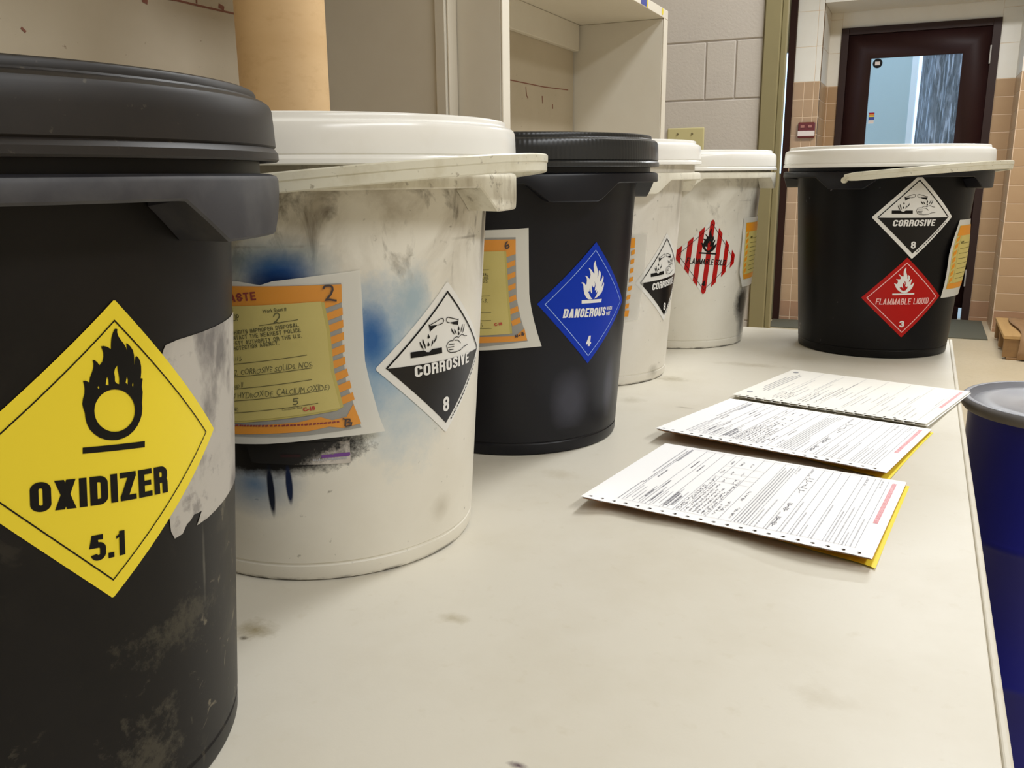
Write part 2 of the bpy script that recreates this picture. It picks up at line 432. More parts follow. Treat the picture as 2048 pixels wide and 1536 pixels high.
class Art:
    def __init__(s): s.v = []; s.f = []
    def poly(s, outer, holes=()):
        loops = [[Vector((x, y, 0)) for x, y in outer]] + [[Vector((x, y, 0)) for x, y in h] for h in holes]
        flatv = [p for l in loops for p in l]
        b = len(s.v); s.v += [(p.x, p.y) for p in flatv]
        s.f += [tuple(b + i for i in t) for t in tessellate_polygon(loops)]
        return s
    def quad(s, a, b, c, d):
        n = len(s.v); s.v += [a, b, c, d]; s.f.append((n, n + 1, n + 2, n + 3)); return s
    def rect(s, x0, y0, x1, y1): return s.quad((x0, y0), (x1, y0), (x1, y1), (x0, y1))
    def stroke(s, pts, w, closed=False, taper=False):
        pts = [q for i, q in enumerate(pts) if i == 0 or math.dist(q, pts[i - 1]) > 1e-6]
        pts = pts + ([pts[0]] if closed else [])
        n = len(pts); L = []
        for i, p in enumerate(pts):
            a = pts[max(0, i - 1)]; b = pts[min(n - 1, i + 1)]
            if closed and i in (0, n - 1): a, b = pts[n - 2], pts[1]
            dx, dy = b[0] - a[0], b[1] - a[1]; q = math.hypot(dx, dy) or 1e-9
            k = w / 2
            if 0 < i < n - 1 or closed:
                e1 = (p[0] - a[0], p[1] - a[1]); e2 = (b[0] - p[0], b[1] - p[1])
                l1 = math.hypot(*e1) or 1e-9; l2 = math.hypot(*e2) or 1e-9
                cs = max(-0.6, min(1, (e1[0] * e2[0] + e1[1] * e2[1]) / l1 / l2))
                k /= max(0.6, math.sqrt((1 + cs) / 2))
            elif taper: k *= 0.35
            L.append((p[0] - dy / q * k, p[1] + dx / q * k, p[0] + dy / q * k, p[1] - dx / q * k))
        for u, v in zip(L, L[1:]): s.quad(u[2:], v[2:], v[:2], u[:2])
        return s
    def drop(s, a, b, w):
        dx, dy = b[0] - a[0], b[1] - a[1]; l = math.hypot(dx, dy)
        ux, uy = dx / l, dy / l
        P = []
        for t, k in ((0, 0), (.3, .35), (.6, .85), (.8, 1), (.95, .6), (1, 0), (.95, -.6), (.8, -1), (.6, -.85), (.3, -.35)):
            P.append((a[0] + dx * t - uy * k * w / 2, a[1] + dy * t + ux * k * w / 2))
        return s.poly(P)
    def text(s, txt, BL, BR, TR, TL, bold=0.0, cap=0.7, shear=0.0, hand=False):
        """letters stretched into the quad; BL-BR is the baseline, TL-TR the cap height"""
        v, f, x0, x1 = text_tris(txt, bold)
        n = len(s.v)
        for x, y in v:
            if hand:                                            # uneven, hand-drawn letters
                x, y = x + .06 * math.sin(3.1 * x + 4 * y), y * (1 + .16 * math.sin(2.3 * x + 1)) + .05 * math.sin(1.7 * x) + .03 * math.sin(5.3 * x)
            b = y / cap; a = (x - x0) / (x1 - x0) + shear * b * math.dist(BL, TL) / math.dist(BL, BR)
            px = (1 - b) * ((1 - a) * BL[0] + a * BR[0]) + b * ((1 - a) * TL[0] + a * TR[0])
            py = (1 - b) * ((1 - a) * BL[1] + a * BR[1]) + b * ((1 - a) * TL[1] + a * TR[1])
            s.v.append((px, py))
        s.f += [tuple(n + i for i in t) for t in f]
        return s
    def line_text(s, txt, p0, p1, h, bold=0.0, shear=0.0, hand=False):
        """text with its baseline from p0 to p1 and cap height h"""
        dx, dy = p1[0] - p0[0], p1[1] - p0[1]; q = math.hypot(dx, dy)
        nx, ny = -dy / q * h, dx / q * h
        return s.text(txt, p0, p1, (p1[0] + nx, p1[1] + ny), (p0[0] + nx, p0[1] + ny), bold, shear=shear, hand=hand)
    def end_text(s, txt, pa, pb, h, aspect=0.62, bold=0.0, shear=0.0, hand=False):
        """text that ends at pb and runs along pa->pb; its width follows the letter count"""
        v, f, x0, x1 = text_tris(txt, bold)
        w = (x1 - x0) / 0.7 * h * aspect
        dx, dy = pb[0] - pa[0], pb[1] - pa[1]; q = math.hypot(dx, dy)
        return s.line_text(txt, (pb[0] - dx / q * w, pb[1] - dy / q * w), pb, h, bold, shear, hand)
    def build(s, name, mat, parent, mapper, dx=None, dy=None, smooth=True):
        bm = bmesh.new()
        vs_ = [bm.verts.new((x, y, 0)) for x, y in s.v]
        for t in s.f:
            try: bm.faces.new([vs_[i] for i in t])
            except ValueError: pass
        for ax, step in ((0, dx), (1, dy)):
            if not step: continue
            lo = min(v.co[ax] for v in bm.verts); hi = max(v.co[ax] for v in bm.verts)
            k = math.floor(lo / step) + 1
            while k * step < hi - 1e-6:
                co = [0, 0, 0]; no = [0, 0, 0]; co[ax] = k * step; no[ax] = 1
                bmesh.ops.bisect_plane(bm, geom=bm.verts[:] + bm.edges[:] + bm.faces[:], dist=1e-7, plane_co=co, plane_no=no)
                k += 1
        for v in bm.verts:
            v.co = Vector(mapper(v.co.x, v.co.y)) * S
        me = bpy.data.meshes.new(name); bm.to_mesh(me); bm.free()
        return link(name, me, mat, parent, smooth=smooth)

# ---------------------------------------------------------------- condensed bold lettering drawn as shapes
def arc(cx, cy, rx, ry, a0, a1, n=8):
    return [(cx + rx * math.cos(math.radians(a0 + (a1 - a0) * k / n)), cy + ry * math.sin(math.radians(a0 + (a1 - a0) * k / n))) for k in range(n + 1)]

def glyph(ch, t, w):
    """(strokes, quads, advance): strokes are centre lines of width t in a cell of cap height 1"""
    h = t / 2; x0, x1, y0, y1 = h, w - h, h, 1 - h
    r = min((x1 - x0) / 2, .24); st, qd = [], []
    bar = lambda xa, ya, xb, yb: qd.append([(xa, ya), (xb, ya), (xb, yb), (xa, yb)])
    diag = lambda xa, ya, xb, yb, k=1.12: qd.append([(xa - h * k, ya), (xa + h * k, ya), (xb + h * k, yb), (xb - h * k, yb)])
    adv = w
    full = lambda: (arc(x1 - r, y1 - r, r, r, 0, 90) + arc(x0 + r, y1 - r, r, r, 90, 180) + arc(x0 + r, y0 + r, r, r, 180, 270) + arc(x1 - r, y0 + r, r, r, 270, 360))
    if ch in 'O0Q':
        p = full(); st.append(p + [p[0], p[1]])
        if ch == 'Q': diag(w * .52, .26, w - .02, -.06)
    elif ch in 'CG':
        p = [(x1, .66)] + arc(x1 - r, y1 - r, r, r, 0, 90) + arc(x0 + r, y1 - r, r, r, 90, 180) + arc(x0 + r, y0 + r, r, r, 180, 270) + arc(x1 - r, y0 + r, r, r, 270, 360)
        if ch == 'C': p += [(x1, .36)]
        else: p += [(x1, .50)]; bar(w * .52, .43, w, .43 + t * .8)
        st.append(p)
    elif ch == 'D':
        bar(0, 0, t, 1); st.append([(h, y1), (x1 - r, y1)] + arc(x1 - r, y1 - r, r, r, 90, 0) + arc(x1 - r, y0 + r, r, r, 0, -90) + [(h, y0)])
    elif ch in 'RPB':
        bar(0, 0, t, 1); q = .5 if ch != 'P' else .46; rr = min(r, (y1 - q) / 2)
        st.append([(h, y1), (x1 - rr, y1)] + arc(x1 - rr, y1 - rr, rr, rr, 90, 0, 6) + arc(x1 - rr, q + rr, rr, rr, 0, -90, 6) + [(h, q)])
        if ch == 'R': st.append([(w * .45, q), (x1 - .10, q)] + arc(x1 - .10, q - .10, .10, .10, 90, 0, 5) + [(x1, 0)])
        if ch == 'B': st.append([(h, q), (x1 - rr, q)] + arc(x1 - rr, q - rr, rr, rr, 90, 0, 6) + arc(x1 - rr, y0 + rr, rr, rr, 0, -90, 6) + [(h, y0)])
    elif ch in 'S':
        m_ = .5; ru = (y1 - m_) / 2
        st.append([(x1, .70)] + arc(x1 - r, y1 - r, r, r, 0, 90, 6) + arc(x0 + r, y1 - r, r, r, 90, 180, 6) + [(x0, .68), (x0 + .05, .59), (w / 2, .50), (x1 - .05, .41), (x1, .32)]
                  + arc(x1 - r, y0 + r, r, r, 0, -90, 6) + arc(x0 + r, y0 + r, r, r, 270, 180, 6) + [(x0, .30)])
    elif ch in 'I': bar(0, 0, t, 1); adv = t
    elif ch == '.': bar(0, 0, t, t); adv = t
    elif ch == '-': bar(.02, .40, .30, .40 + t * .8); adv = .32
    elif ch in 'ELF':
        bar(0, 0, t, 1)
        if ch in 'EL': bar(0, 0, w * .92, t * .9)
        if ch in 'EF': bar(0, 1 - t * .9, w * .92, 1); bar(0, .5 - t * .42, w * .86, .5 + t * .42)
        adv = w * .92
    elif ch == 'T': bar(w / 2 - h, 0, w / 2 + h, 1); bar(0, 1 - t * .9, w, 1)
    elif ch == 'H': bar(0, 0, t, 1); bar(w - t, 0, w, 1); bar(0, .5 - t * .45, w, .5 + t * .45)
    elif ch == 'U':
        st.append([(x0, 1), (x0, y0 + r)] + arc(x0 + r, y0 + r, r, r, 180, 270) + arc(x1 - r, y0 + r, r, r, 270, 360) + [(x1, 1)])
    elif ch == 'Z': bar(0, 0, w, t * .9); bar(0, 1 - t * .9, w, 1); diag(h * 1.15, t * .5, w - h * 1.15, 1 - t * .5, 1.25)
    elif ch == 'X': w2 = w * 1.08; diag(h * 1.2, 0, w2 - h * 1.2, 1, 1.2); diag(w2 - h * 1.2, 0, h * 1.2, 1, 1.2); adv = w2
    elif ch == 'V': diag(w / 2, 0, h * 1.1, 1); diag(w / 2, 0, w - h * 1.1, 1)
    elif ch == 'Y': diag(w / 2, .42, h * 1.1, 1); diag(w / 2, .42, w - h * 1.1, 1); bar(w / 2 - h, 0, w / 2 + h, .46)
    elif ch == 'A': w2 = w * 1.08; diag(h * 1.1, 0, w2 / 2, 1); diag(w2 - h * 1.1, 0, w2 / 2, 1); bar(w2 * .25, .20, w2 * .75, .20 + t * .8); adv = w2
    elif ch == 'N': bar(0, 0, t, 1); bar(w - t, 0, w, 1); diag(w - h * 1.1, 0, h * 1.1, 1, 1.05)
    elif ch == 'M':
        w2 = w * 1.30; bar(0, 0, t, 1); bar(w2 - t, 0, w2, 1); diag(w2 / 2, 0, h, 1, .95); diag(w2 / 2, 0, w2 - h, 1, .95); adv = w2
    elif ch == 'W':
        w2 = w * 1.5; diag(w2 * .28, 0, h, 1, .9); diag(w2 * .28, 0, w2 / 2, 1, .9); diag(w2 * .72, 0, w2 / 2, 1, .9); diag(w2 * .72, 0, w2 - h, 1, .9); adv = w2
    elif ch == '1': bar(w * .62 - t, 0, w * .62, 1); qd.append([(0, .70), (w * .62 - t, .76), (w * .62 - t, .88), (0, .82)]); adv = w * .62
    elif ch == '4': bar(w * .80 - t, 0, w * .80, 1); bar(0, .20, w, .20 + t * .85); diag(h, .26, w * .80 - h, .97, 1.0)
    elif ch == '5': st.append([(x1, y1), (x0 + .02, y1), (x0, .54)] + arc(x1 - r, .60 - r, r, r, 110, 0, 8) + arc(x1 - r, y0 + r, r, r, 0, -90, 6) + arc(x0 + r, y0 + r, r, r, 270, 185, 6))
    elif ch == '3':
        rr = min(r, .18)
        st.append([(x0, .72)] + arc(x0 + rr, y1 - rr, rr, rr, 180, 90, 6) + arc(x1 - rr, y1 - rr, rr, rr, 90, 0, 6) + arc(x1 - rr, .52 + rr, rr, rr, 0, -90, 6) + [(w * .42, .52)])
        st.append([(w * .42, .52), (x1 - rr, .52)] + arc(x1 - rr, .52 - rr, rr, rr, 90, 0, 6) + arc(x1 - rr, y0 + rr, rr, rr, 0, -90, 6) + arc(x0 + rr, y0 + rr, rr, rr, 270, 180, 6) + [(x0, .30)])
    elif ch == '8':
        rr = min(r, .19)
        p = arc(x1 - rr, y1 - rr, rr, rr, 0, 90, 6) + arc(x0 + rr, y1 - rr, rr, rr, 90, 180, 6) + arc(x0 + rr, .52 + rr, rr, rr, 180, 270, 6) + arc(x1 - rr, .52 + rr, rr, rr, 270, 360, 6); st.append(p + p[:2])
        p = arc(x1 - rr, .52 - rr, rr, rr, 0, 90, 6) + arc(x0 + rr, .52 - rr, rr, rr, 90, 180, 6) + arc(x0 + rr, y0 + rr, rr, rr, 180, 270, 6) + arc(x1 - rr, y0 + rr, rr, rr, 270, 360, 6); st.append(p + p[:2])
    else: adv = w * .55
    return st, qd, adv

def bold_letters(art, txt, BL, BR, TR, TL, t=.19, w=.52, gap=.085):
    """condensed bold capitals stretched into the quad"""
    raw = Art(); x = 0.0
    for ch in txt:
        st, qd, adv = glyph(ch, t, w)
        for p in st: raw.stroke([(x + a, b) for a, b in p], t)
        for q in qd: raw.quad(*[(x + a, b) for a, b in q])
        x += adv + gap
    x -= gap; n = len(art.v)
    for px, b in raw.v:
        a = px / x
        art.v.append(((1 - b) * ((1 - a) * BL[0] + a * BR[0]) + b * ((1 - a) * TL[0] + a * TR[0]),
                      (1 - b) * ((1 - a) * BL[1] + a * BR[1]) + b * ((1 - a) * TL[1] + a * TR[1])))
    art.f += [tuple(n + i for i in f) for f in raw.f]
    return art
def bold_width(txt, t=.19, w=.52, gap=.085): return sum(glyph(c, t, w)[2] + gap for c in txt) - gap
def bold_line_end(art, txt, pa, pb, h, t=.15, w=.62, gap=.13):
    """bold capitals of cap height h ending at pb and running along pa->pb"""
    W_ = bold_width(txt, t, w, gap) * h
    dx, dy = pb[0] - pa[0], pb[1] - pa[1]; q = math.hypot(dx, dy); ux, uy = dx / q, dy / q
    p0 = (pb[0] - ux * W_, pb[1] - uy * W_)
    return bold_letters(art, txt, p0, pb, (pb[0] - uy * h, pb[1] + ux * h), (p0[0] - uy * h, p0[1] + ux * h), t, w, gap)

# ---------------------------------------------------------------- pails
R0, KT = 0.107, 0.0665                     # body radius at the base and its taper
def body_r(z): return R0 + KT * z
def cone(s, z, off):
    r0 = body_r(z); th = s / r0; r = r0 + off
    return (r * math.cos(th), r * math.sin(th), z)

LID = [(0, .2930), (.127, .2930), (.130, .2975), (.1335, .2998), (.1362, .3000), (.1374, .2994), (.1379, .2984), (.1380, .2966), (.1384, .2959), (.1418, .2950),
       (.1434, .2938), (.1443, .2918), (.1447, .2860), (.1450, .2780), (.1450, .2768), (.1442, .2760), (.1450, .2752), (.1459, .2738), (.1460, .2712),
       (.1452, .2704), (.1405, .2704), (.1392, .2715), (.1392, .285)]
BODY = [(0, .0008), (.100, .0008), (.1045, .0003), (.1063, .0010), (.1071, .0028), (.1076, .0110), (.1070, .0118), (.1070, .0126), (.1079, .0136),
        (.1105, .0530), (.1170, .1500), (.1234, .2470), (.1243, .2590), (.1330, .2605), (.1374, .2620), (.1376, .2760), (.130, .2765), (.120, .272)]

def make_collar(parent, mat, lug, name='collar'):
    n = 288; verts = []; faces = []
    for k in range(n):
        th = 2 * PI * k / n
        zb = .2562
        for j in range(4):
            d = abs((th - lug - j * PI / 2 + PI) % (2 * PI) - PI)
            if d < .319: zb = min(zb, .2405 + (.2562 - .2405) * max(0.0, (d - .165) / (.319 - .165)))
        f = (.2562 - zb) / (.2562 - .2405)
        ri = .1425 - f * (.1425 - (body_r(zb) + .0002)) if f > .02 else .1425
        if f > .02: ri = body_r(zb) + .0004 if f > .1 else .1425
        zi = zb + .0004
        P = [(.1372, .2650), (.1412, .2654), (.1444, .2644), (.1452, .2626), (.1452, zb + .0010), (.1444, zb), (ri, zi),
             (ri, min(.2590, zi + .0022) if f > .02 else .2590), (.1240, .2590)]
        for r, z in P: verts.append((r * math.cos(th), r * math.sin(th), z))
    q = 9
    for k in range(n):
        k2 = (k + 1) % n
        for j in range(q - 1): faces.append((k * q + j, k2 * q + j, k2 * q + j + 1, k * q + j + 1))
    me = mesh(name, verts, faces)
    bm = bmesh.new(); bm.from_mesh(me); bmesh.ops.recalc_face_normals(bm, faces=bm.faces); bm.to_mesh(me); bm.free()
    return link(name, me, mat, parent, smooth=True, angle=0.5)

def make_bail(parent, mat, apex):
    sec = [(-.0022, -.0054), (.0016, -.0058), (.0022, -.0050), (.0022, .0002), (.0029, .0010), (.0029, .0050), (.0022, .0058), (-.0022, .0056)]
    n = 72; verts = []; faces = []
    pts = []
    for k in range(n + 1):
        ph = -PI / 2 + PI * k / n
        c, s_ = math.cos(ph), math.sin(ph)
        a = .1655 * (abs(c) ** 0.92); b = .1478 * s_
        pts.append((a, b, .2568 + .0152 * c))
    for k, p in enumerate(pts):
        a = pts[max(0, k - 1)]; b = pts[min(n, k + 1)]
        t = Vector((b[0] - a[0], b[1] - a[1], 0)).normalized()
        o = Vector((t.y, -t.x, 0))
        sc = 1.0 if 1 < k < n - 1 else (0.9 if k in (1, n - 1) else 0.62)
        for w, h in sec:
            x = p[0] + o.x * w; y = p[1] + o.y * w
            verts.append((x * math.cos(apex) - y * math.sin(apex), x * math.sin(apex) + y * math.cos(apex), p[2] + h * sc))
    q = len(sec)
    for k in range(n):
        for j in range(q): faces.append((k * q + j, k * q + (j + 1) % q, (k + 1) * q + (j + 1) % q, (k + 1) * q + j))
    faces.append(tuple(range(q))[::-1]); faces.append(tuple(n * q + j for j in range(q)))
    me = mesh('bail_handle', verts, faces)
    bm = bmesh.new(); bm.from_mesh(me); bmesh.ops.recalc_face_normals(bm, faces=bm.faces); bm.to_mesh(me); bm.free()
    h = link('bail_handle', me, mat, parent, smooth=True, angle=0.6)
    h['label'] = 'off-white plastic carrying handle folded down around the lid'
    # the two pivot pins on the lugs
    for sg in (-1, 1):
        bm = bmesh.new()
        bmesh.ops.create_cone(bm, cap_ends=True, segments=16, radius1=.0042, radius2=.0042, depth=.005,
                              matrix=Matrix.Rotation(apex + sg * PI / 2, 4, 'Z') @ Matrix.Translation((0.1470, 0, .2530)) @ Matrix.Rotation(PI / 2, 4, 'Y'))
        link('pivot_pin', bm_mesh('pivot_pin', bm), mat, h, smooth=True, angle=0.6)
    return h

def make_pail(pos, label, m_body, m_lid, m_collar, lug, bail=False, lid_dz=0.0, lid_label=None, n=160):
    x, y = pos
    r = root('pail', (x, y, 0), math.atan2(-y, -x), label, 'pail')
    lathe('body', BODY, MT[m_body], r, n)
    make_collar(r, MT[m_collar], lug)
    l = lathe('lid', [(a, z + lid_dz) for a, z in LID], MT[m_lid], r, n, angle=0.45)
    if lid_label: l['label'] = lid_label
    if bail: make_bail(r, MT['bail'], lug)
    return r

# ---------------------------------------------------------------- placards
HD = 0.0575
OXOUT = [(0.009, 0.816), (0.019, 0.813), (0.018, 0.792), (0.026, 0.768), (0.043, 0.743), (0.064, 0.719), (0.079, 0.694), (0.088, 0.672), (0.084, 0.707), (0.082, 0.719), (0.092, 0.717), (0.115, 0.694), (0.132, 0.669), (0.14, 0.639), (0.142, 0.601), (0.141, 0.574), (0.147, 0.601), (0.151, 0.627), (0.16, 0.631), (0.175, 0.617), (0.188, 0.592), (0.195, 0.559), (0.196, 0.52), (0.192, 0.48), (0.201, 0.48), (0.208, 0.476), (0.203, 0.448), (0.201, 0.421), (0.208, 0.387), (0.206, 0.354), (0.203, 0.315), (0.206, 0.276), (0.202, 0.237), (0.191, 0.203), (0.169, 0.164), (0.14, 0.134), (0.103, 0.109), (0.061, 0.096), (0.02, 0.091), (-0.02, 0.096), (-0.059, 0.106), (-0.098, 0.125), (-0.132, 0.154), (-0.159, 0.186), (-0.177, 0.223), (-0.187, 0.264), (-0.19, 0.296), (-0.199, 0.323), (-0.206, 0.356), (-0.202, 0.387), (-0.193, 0.417), (-0.192, 0.448), (-0.195, 0.475), (-0.202, 0.5), (-0.186, 0.5), (-0.163, 0.487), (-0.159, 0.518), (-0.147, 0.549), (-0.138, 0.579), (-0.137, 0.605), (-0.143, 0.626), (-0.131, 0.626), (-0.113, 0.611), (-0.1, 0.591), (-0.081, 0.612), (-0.074, 0.643), (-0.075, 0.669), (-0.083, 0.693), (-0.09, 0.709), (-0.072, 0.711), (-0.048, 0.704), (-0.024, 0.688), (-0.024, 0.723), (-0.021, 0.76), (-0.011, 0.793), (0, 0.814)]
OXHOLES = [[(0.149, 0.27), (0.147, 0.246), (0.14, 0.223), (0.129, 0.202), (0.114, 0.184), (0.096, 0.169), (0.075, 0.158), (0.052, 0.15), (0.028, 0.147), (0.003, 0.149), (-0.021, 0.154), (-0.044, 0.164), (-0.065, 0.177), (-0.084, 0.193), (-0.101, 0.212), (-0.114, 0.234), (-0.123, 0.256), (-0.129, 0.28), (-0.131, 0.304), (-0.129, 0.327), (-0.123, 0.35), (-0.113, 0.37), (-0.1, 0.388), (-0.084, 0.404), (-0.065, 0.415), (-0.044, 0.423), (-0.021, 0.427), (0.003, 0.427), (0.028, 0.422), (0.052, 0.414), (0.075, 0.401), (0.096, 0.385), (0.114, 0.366), (0.129, 0.344), (0.14, 0.32), (0.147, 0.295)], [(0.02, 0.581), (0.022, 0.551), (0.029, 0.524), (0.034, 0.492), (0.033, 0.457), (0.017, 0.464), (0.004, 0.478), (0.003, 0.51), (-0.002, 0.537), (0.004, 0.561)], [(-0.049, 0.515), (-0.04, 0.493), (-0.038, 0.458), (-0.058, 0.462), (-0.055, 0.489)], [(0.088, 0.503), (0.096, 0.481), (0.094, 0.449), (0.079, 0.463), (0.084, 0.487)], [(0.132, 0.464), (0.137, 0.444), (0.132, 0.426), (0.126, 0.442)], [(-0.107, 0.461), (-0.099, 0.448), (-0.104, 0.439), (-0.111, 0.449)]]
OXBAR = [(-0.203, 0.075), (0.227, 0.05), (0.227, 0.008), (-0.203, 0.035)]
FLAME_OPEN = [(0.012, 0.709), (0.023, 0.649), (0.05, 0.597), (0.074, 0.551), (0.084, 0.505), (0.082, 0.418), (0.098, 0.458), (0.102, 0.54), (0.122, 0.54), (0.147, 0.516), (0.161, 0.481), (0.155, 0.423), (0.146, 0.353), (0.178, 0.385), (0.2, 0.423), (0.208, 0.466), (0.233, 0.434), (0.232, 0.387), (0.218, 0.352), (0.197, 0.273), (0.225, 0.305), (0.249, 0.352), (0.259, 0.31), (0.246, 0.251), (0.217, 0.187), (0.16, 0.135), (0.103, 0.104), (0.047, 0.083), (0.053, 0.099), (0.083, 0.131), (0.103, 0.178), (0.107, 0.21), (0.085, 0.181), (0.061, 0.175), (0.074, 0.202), (0.078, 0.237), (0.063, 0.225), (0.043, 0.22), (0.043, 0.255), (0.05, 0.296), (0.041, 0.336), (0.021, 0.371), (0.036, 0.325), (0.034, 0.29), (0.017, 0.264), (-0.005, 0.279), (-0.024, 0.305), (-0.032, 0.273), (-0.017, 0.209), (-0.017, 0.174), (-0.038, 0.183), (-0.053, 0.215), (-0.07, 0.259), (-0.073, 0.215), (-0.083, 0.201), (-0.111, 0.209), (-0.08, 0.171), (-0.056, 0.133), (-0.028, 0.101), (0.002, 0.083), (-0.041, 0.076), (-0.096, 0.081), (-0.146, 0.122), (-0.178, 0.175), (-0.199, 0.239), (-0.21, 0.302), (-0.224, 0.331), (-0.257, 0.343), (-0.24, 0.356), (-0.208, 0.351), (-0.176, 0.326), (-0.157, 0.302), (-0.146, 0.331), (-0.144, 0.378), (-0.148, 0.412), (-0.166, 0.441), (-0.19, 0.458), (-0.168, 0.46), (-0.137, 0.447), (-0.111, 0.424), (-0.09, 0.404), (-0.082, 0.435), (-0.075, 0.476), (-0.088, 0.522), (-0.125, 0.582), (-0.106, 0.582), (-0.069, 0.556), (-0.029, 0.516), (0, 0.49), (0.004, 0.516), (-0.013, 0.557), (-0.024, 0.614), (-0.02, 0.66)]
BAR_OPEN = [(-0.221, 0.065), (0.227, 0.074), (0.221, 0.018), (-0.219, 0.009)]
FLAME = [(-0.013, 0.768), (-0.005, 0.711), (-0.007, 0.657), (0.015, 0.595), (0.035, 0.54), (0.033, 0.479), (0.044, 0.476), (0.053, 0.54), (0.059, 0.574), (0.089, 0.539), (0.101, 0.477), (0.08, 0.43), (0.078, 0.396), (0.105, 0.422), (0.129, 0.463), (0.149, 0.473), (0.149, 0.421), (0.13, 0.374), (0.125, 0.319), (0.16, 0.338), (0.192, 0.372), (0.212, 0.378), (0.197, 0.31), (0.168, 0.242), (0.118, 0.182), (0.06, 0.142), (0.008, 0.123), (-0.046, 0.127), (-0.114, 0.159), (-0.176, 0.209), (-0.22, 0.271), (-0.243, 0.326), (-0.272, 0.377), (-0.232, 0.36), (-0.199, 0.349), (-0.183, 0.394), (-0.179, 0.428), (-0.228, 0.477), (-0.189, 0.472), (-0.143, 0.469), (-0.118, 0.482), (-0.131, 0.53), (-0.182, 0.595), (-0.145, 0.581), (-0.103, 0.543), (-0.054, 0.542), (-0.062, 0.604), (-0.062, 0.658), (-0.048, 0.712)]
FLAME_HOLE = [(-0.027, 0.432), (-0, 0.398), (0.008, 0.343), (-0.001, 0.302), (0.023, 0.274), (0.064, 0.293), (0.052, 0.239), (0.016, 0.191), (-0.029, 0.174), (-0.077, 0.193), (-0.12, 0.242), (-0.133, 0.277), (-0.096, 0.265), (-0.084, 0.29), (-0.062, 0.251), (-0.045, 0.241), (-0.062, 0.303), (-0.064, 0.365), (-0.042, 0.385), (-0.027, 0.337), (-0.012, 0.35), (-0.023, 0.398)]
BAR = [(-0.29, 0.117), (0.237, 0.122), (0.238, 0.085), (-0.287, 0.078)]
C_FILL = [[(-0.563, 0.165), (-0.372, 0.166), (-0.338, 0.14), (-0.3, 0.133), (-0.265, 0.159), (-0.253, 0.166), (-0.093, 0.165), (-0.086, 0.091), (-0.559, 0.091)], [(-0.309, 0.49), (-0.282, 0.477), (-0.284, 0.467), (-0.162, 0.467), (-0.216, 0.438), (-0.269, 0.406), (-0.284, 0.393)], [(0.23, 0.5), (0.209, 0.481), (0.221, 0.468), (0.045, 0.469), (0.121, 0.436), (0.191, 0.423), (0.219, 0.41)]]
C_STR = [[(-0.283, 0.48), (-0.197, 0.509), (-0.112, 0.541), (-0.073, 0.536), (-0.062, 0.505), (-0.08, 0.477), (-0.161, 0.461)], [(0.225, 0.481), (0.113, 0.514), (0.018, 0.54), (-0.013, 0.532), (-0.015, 0.499), (0.005, 0.476), (0.045, 0.467)], [(0.447, 0.238), (0.38, 0.246), (0.319, 0.276), (0.271, 0.266), (0.238, 0.247), (0.195, 0.262), (0.141, 0.255), (0.124, 0.229)], [(0.125, 0.222), (0.064, 0.227), (0.025, 0.217), (-0.009, 0.171), (0.008, 0.132), (0.018, 0.099), (0.067, 0.073), (0.176, 0.061), (0.287, 0.071), (0.369, 0.102), (0.471, 0.114)], [(0.029, 0.18), (0.15, 0.174)], [(0.02, 0.145), (0.14, 0.14)], [(0.036, 0.112), (0.131, 0.105)], [(0.145, 0.222), (0.214, 0.215), (0.259, 0.188), (0.287, 0.162)]]
C_SPL = [[(-0.436, 0.283), (-0.42, 0.244), (-0.408, 0.218), (-0.382, 0.179)], [(-0.394, 0.312), (-0.385, 0.27), (-0.366, 0.231), (-0.352, 0.185)], [(-0.263, 0.205), (-0.248, 0.244), (-0.241, 0.28)], [(-0.225, 0.241), (-0.212, 0.27), (-0.195, 0.289), (-0.183, 0.335)], [(0.08, 0.385), (0.097, 0.352), (0.117, 0.333), (0.143, 0.3)], [(0.142, 0.371), (0.156, 0.339), (0.171, 0.326), (0.188, 0.3)], [(0.287, 0.305), (0.303, 0.35), (0.332, 0.409)], [(0.331, 0.292), (0.352, 0.337), (0.375, 0.402)]]
C_DROP = [[(-0.31, 0.37), (-0.306, 0.309)], [(-0.31, 0.27), (-0.309, 0.209)], [(0.236, 0.407), (0.236, 0.338)], [(0.236, 0.338), (0.239, 0.277)]]

def placard(parent, s0, z0, tilt, base_mat, label, scale=1.0, corner=0.03, off=.0005):
    a = math.radians(tilt); ca, sa = math.cos(a) * HD, math.sin(a) * HD
    kx, ky = scale if isinstance(scale, tuple) else (scale, scale)
    def mapper(o):
        return lambda x, y: cone(s0 + kx * x * ca - ky * y * sa, z0 + kx * x * sa + ky * y * ca, o)
    P = []
    for cx, cy in ((0, 1), (1, 0), (0, -1), (-1, 0)):          # rounded corners
        tx, ty = -cy, cx
        k = corner
        nx, ny = cx * (1 - k), cy * (1 - k)
        P += [(nx - tx * -k, ny - ty * -k), (cx * (1 - k * .35) + tx * k * .35, cy * (1 - k * .35) + ty * k * .35),
              (cx * (1 - k * .35) - tx * k * .35, cy * (1 - k * .35) - ty * k * .35), (nx - tx * k, ny - ty * k)]
    art = Art().poly(P)
    o = art.build('hazard_placard', base_mat, parent, mapper(off), dx=.09)
    o['label'] = label
    def add(name, art, mat, lay):
        return art.build(name, mat, o, mapper(off + .00022 * lay), dx=.09)
    return o, add

def outline(art, r, w, cx=0.0, cy=0.0):
    return art.stroke([(cx, cy + r), (cx + r, cy), (cx, cy - r), (cx - r, cy)], w, closed=True)

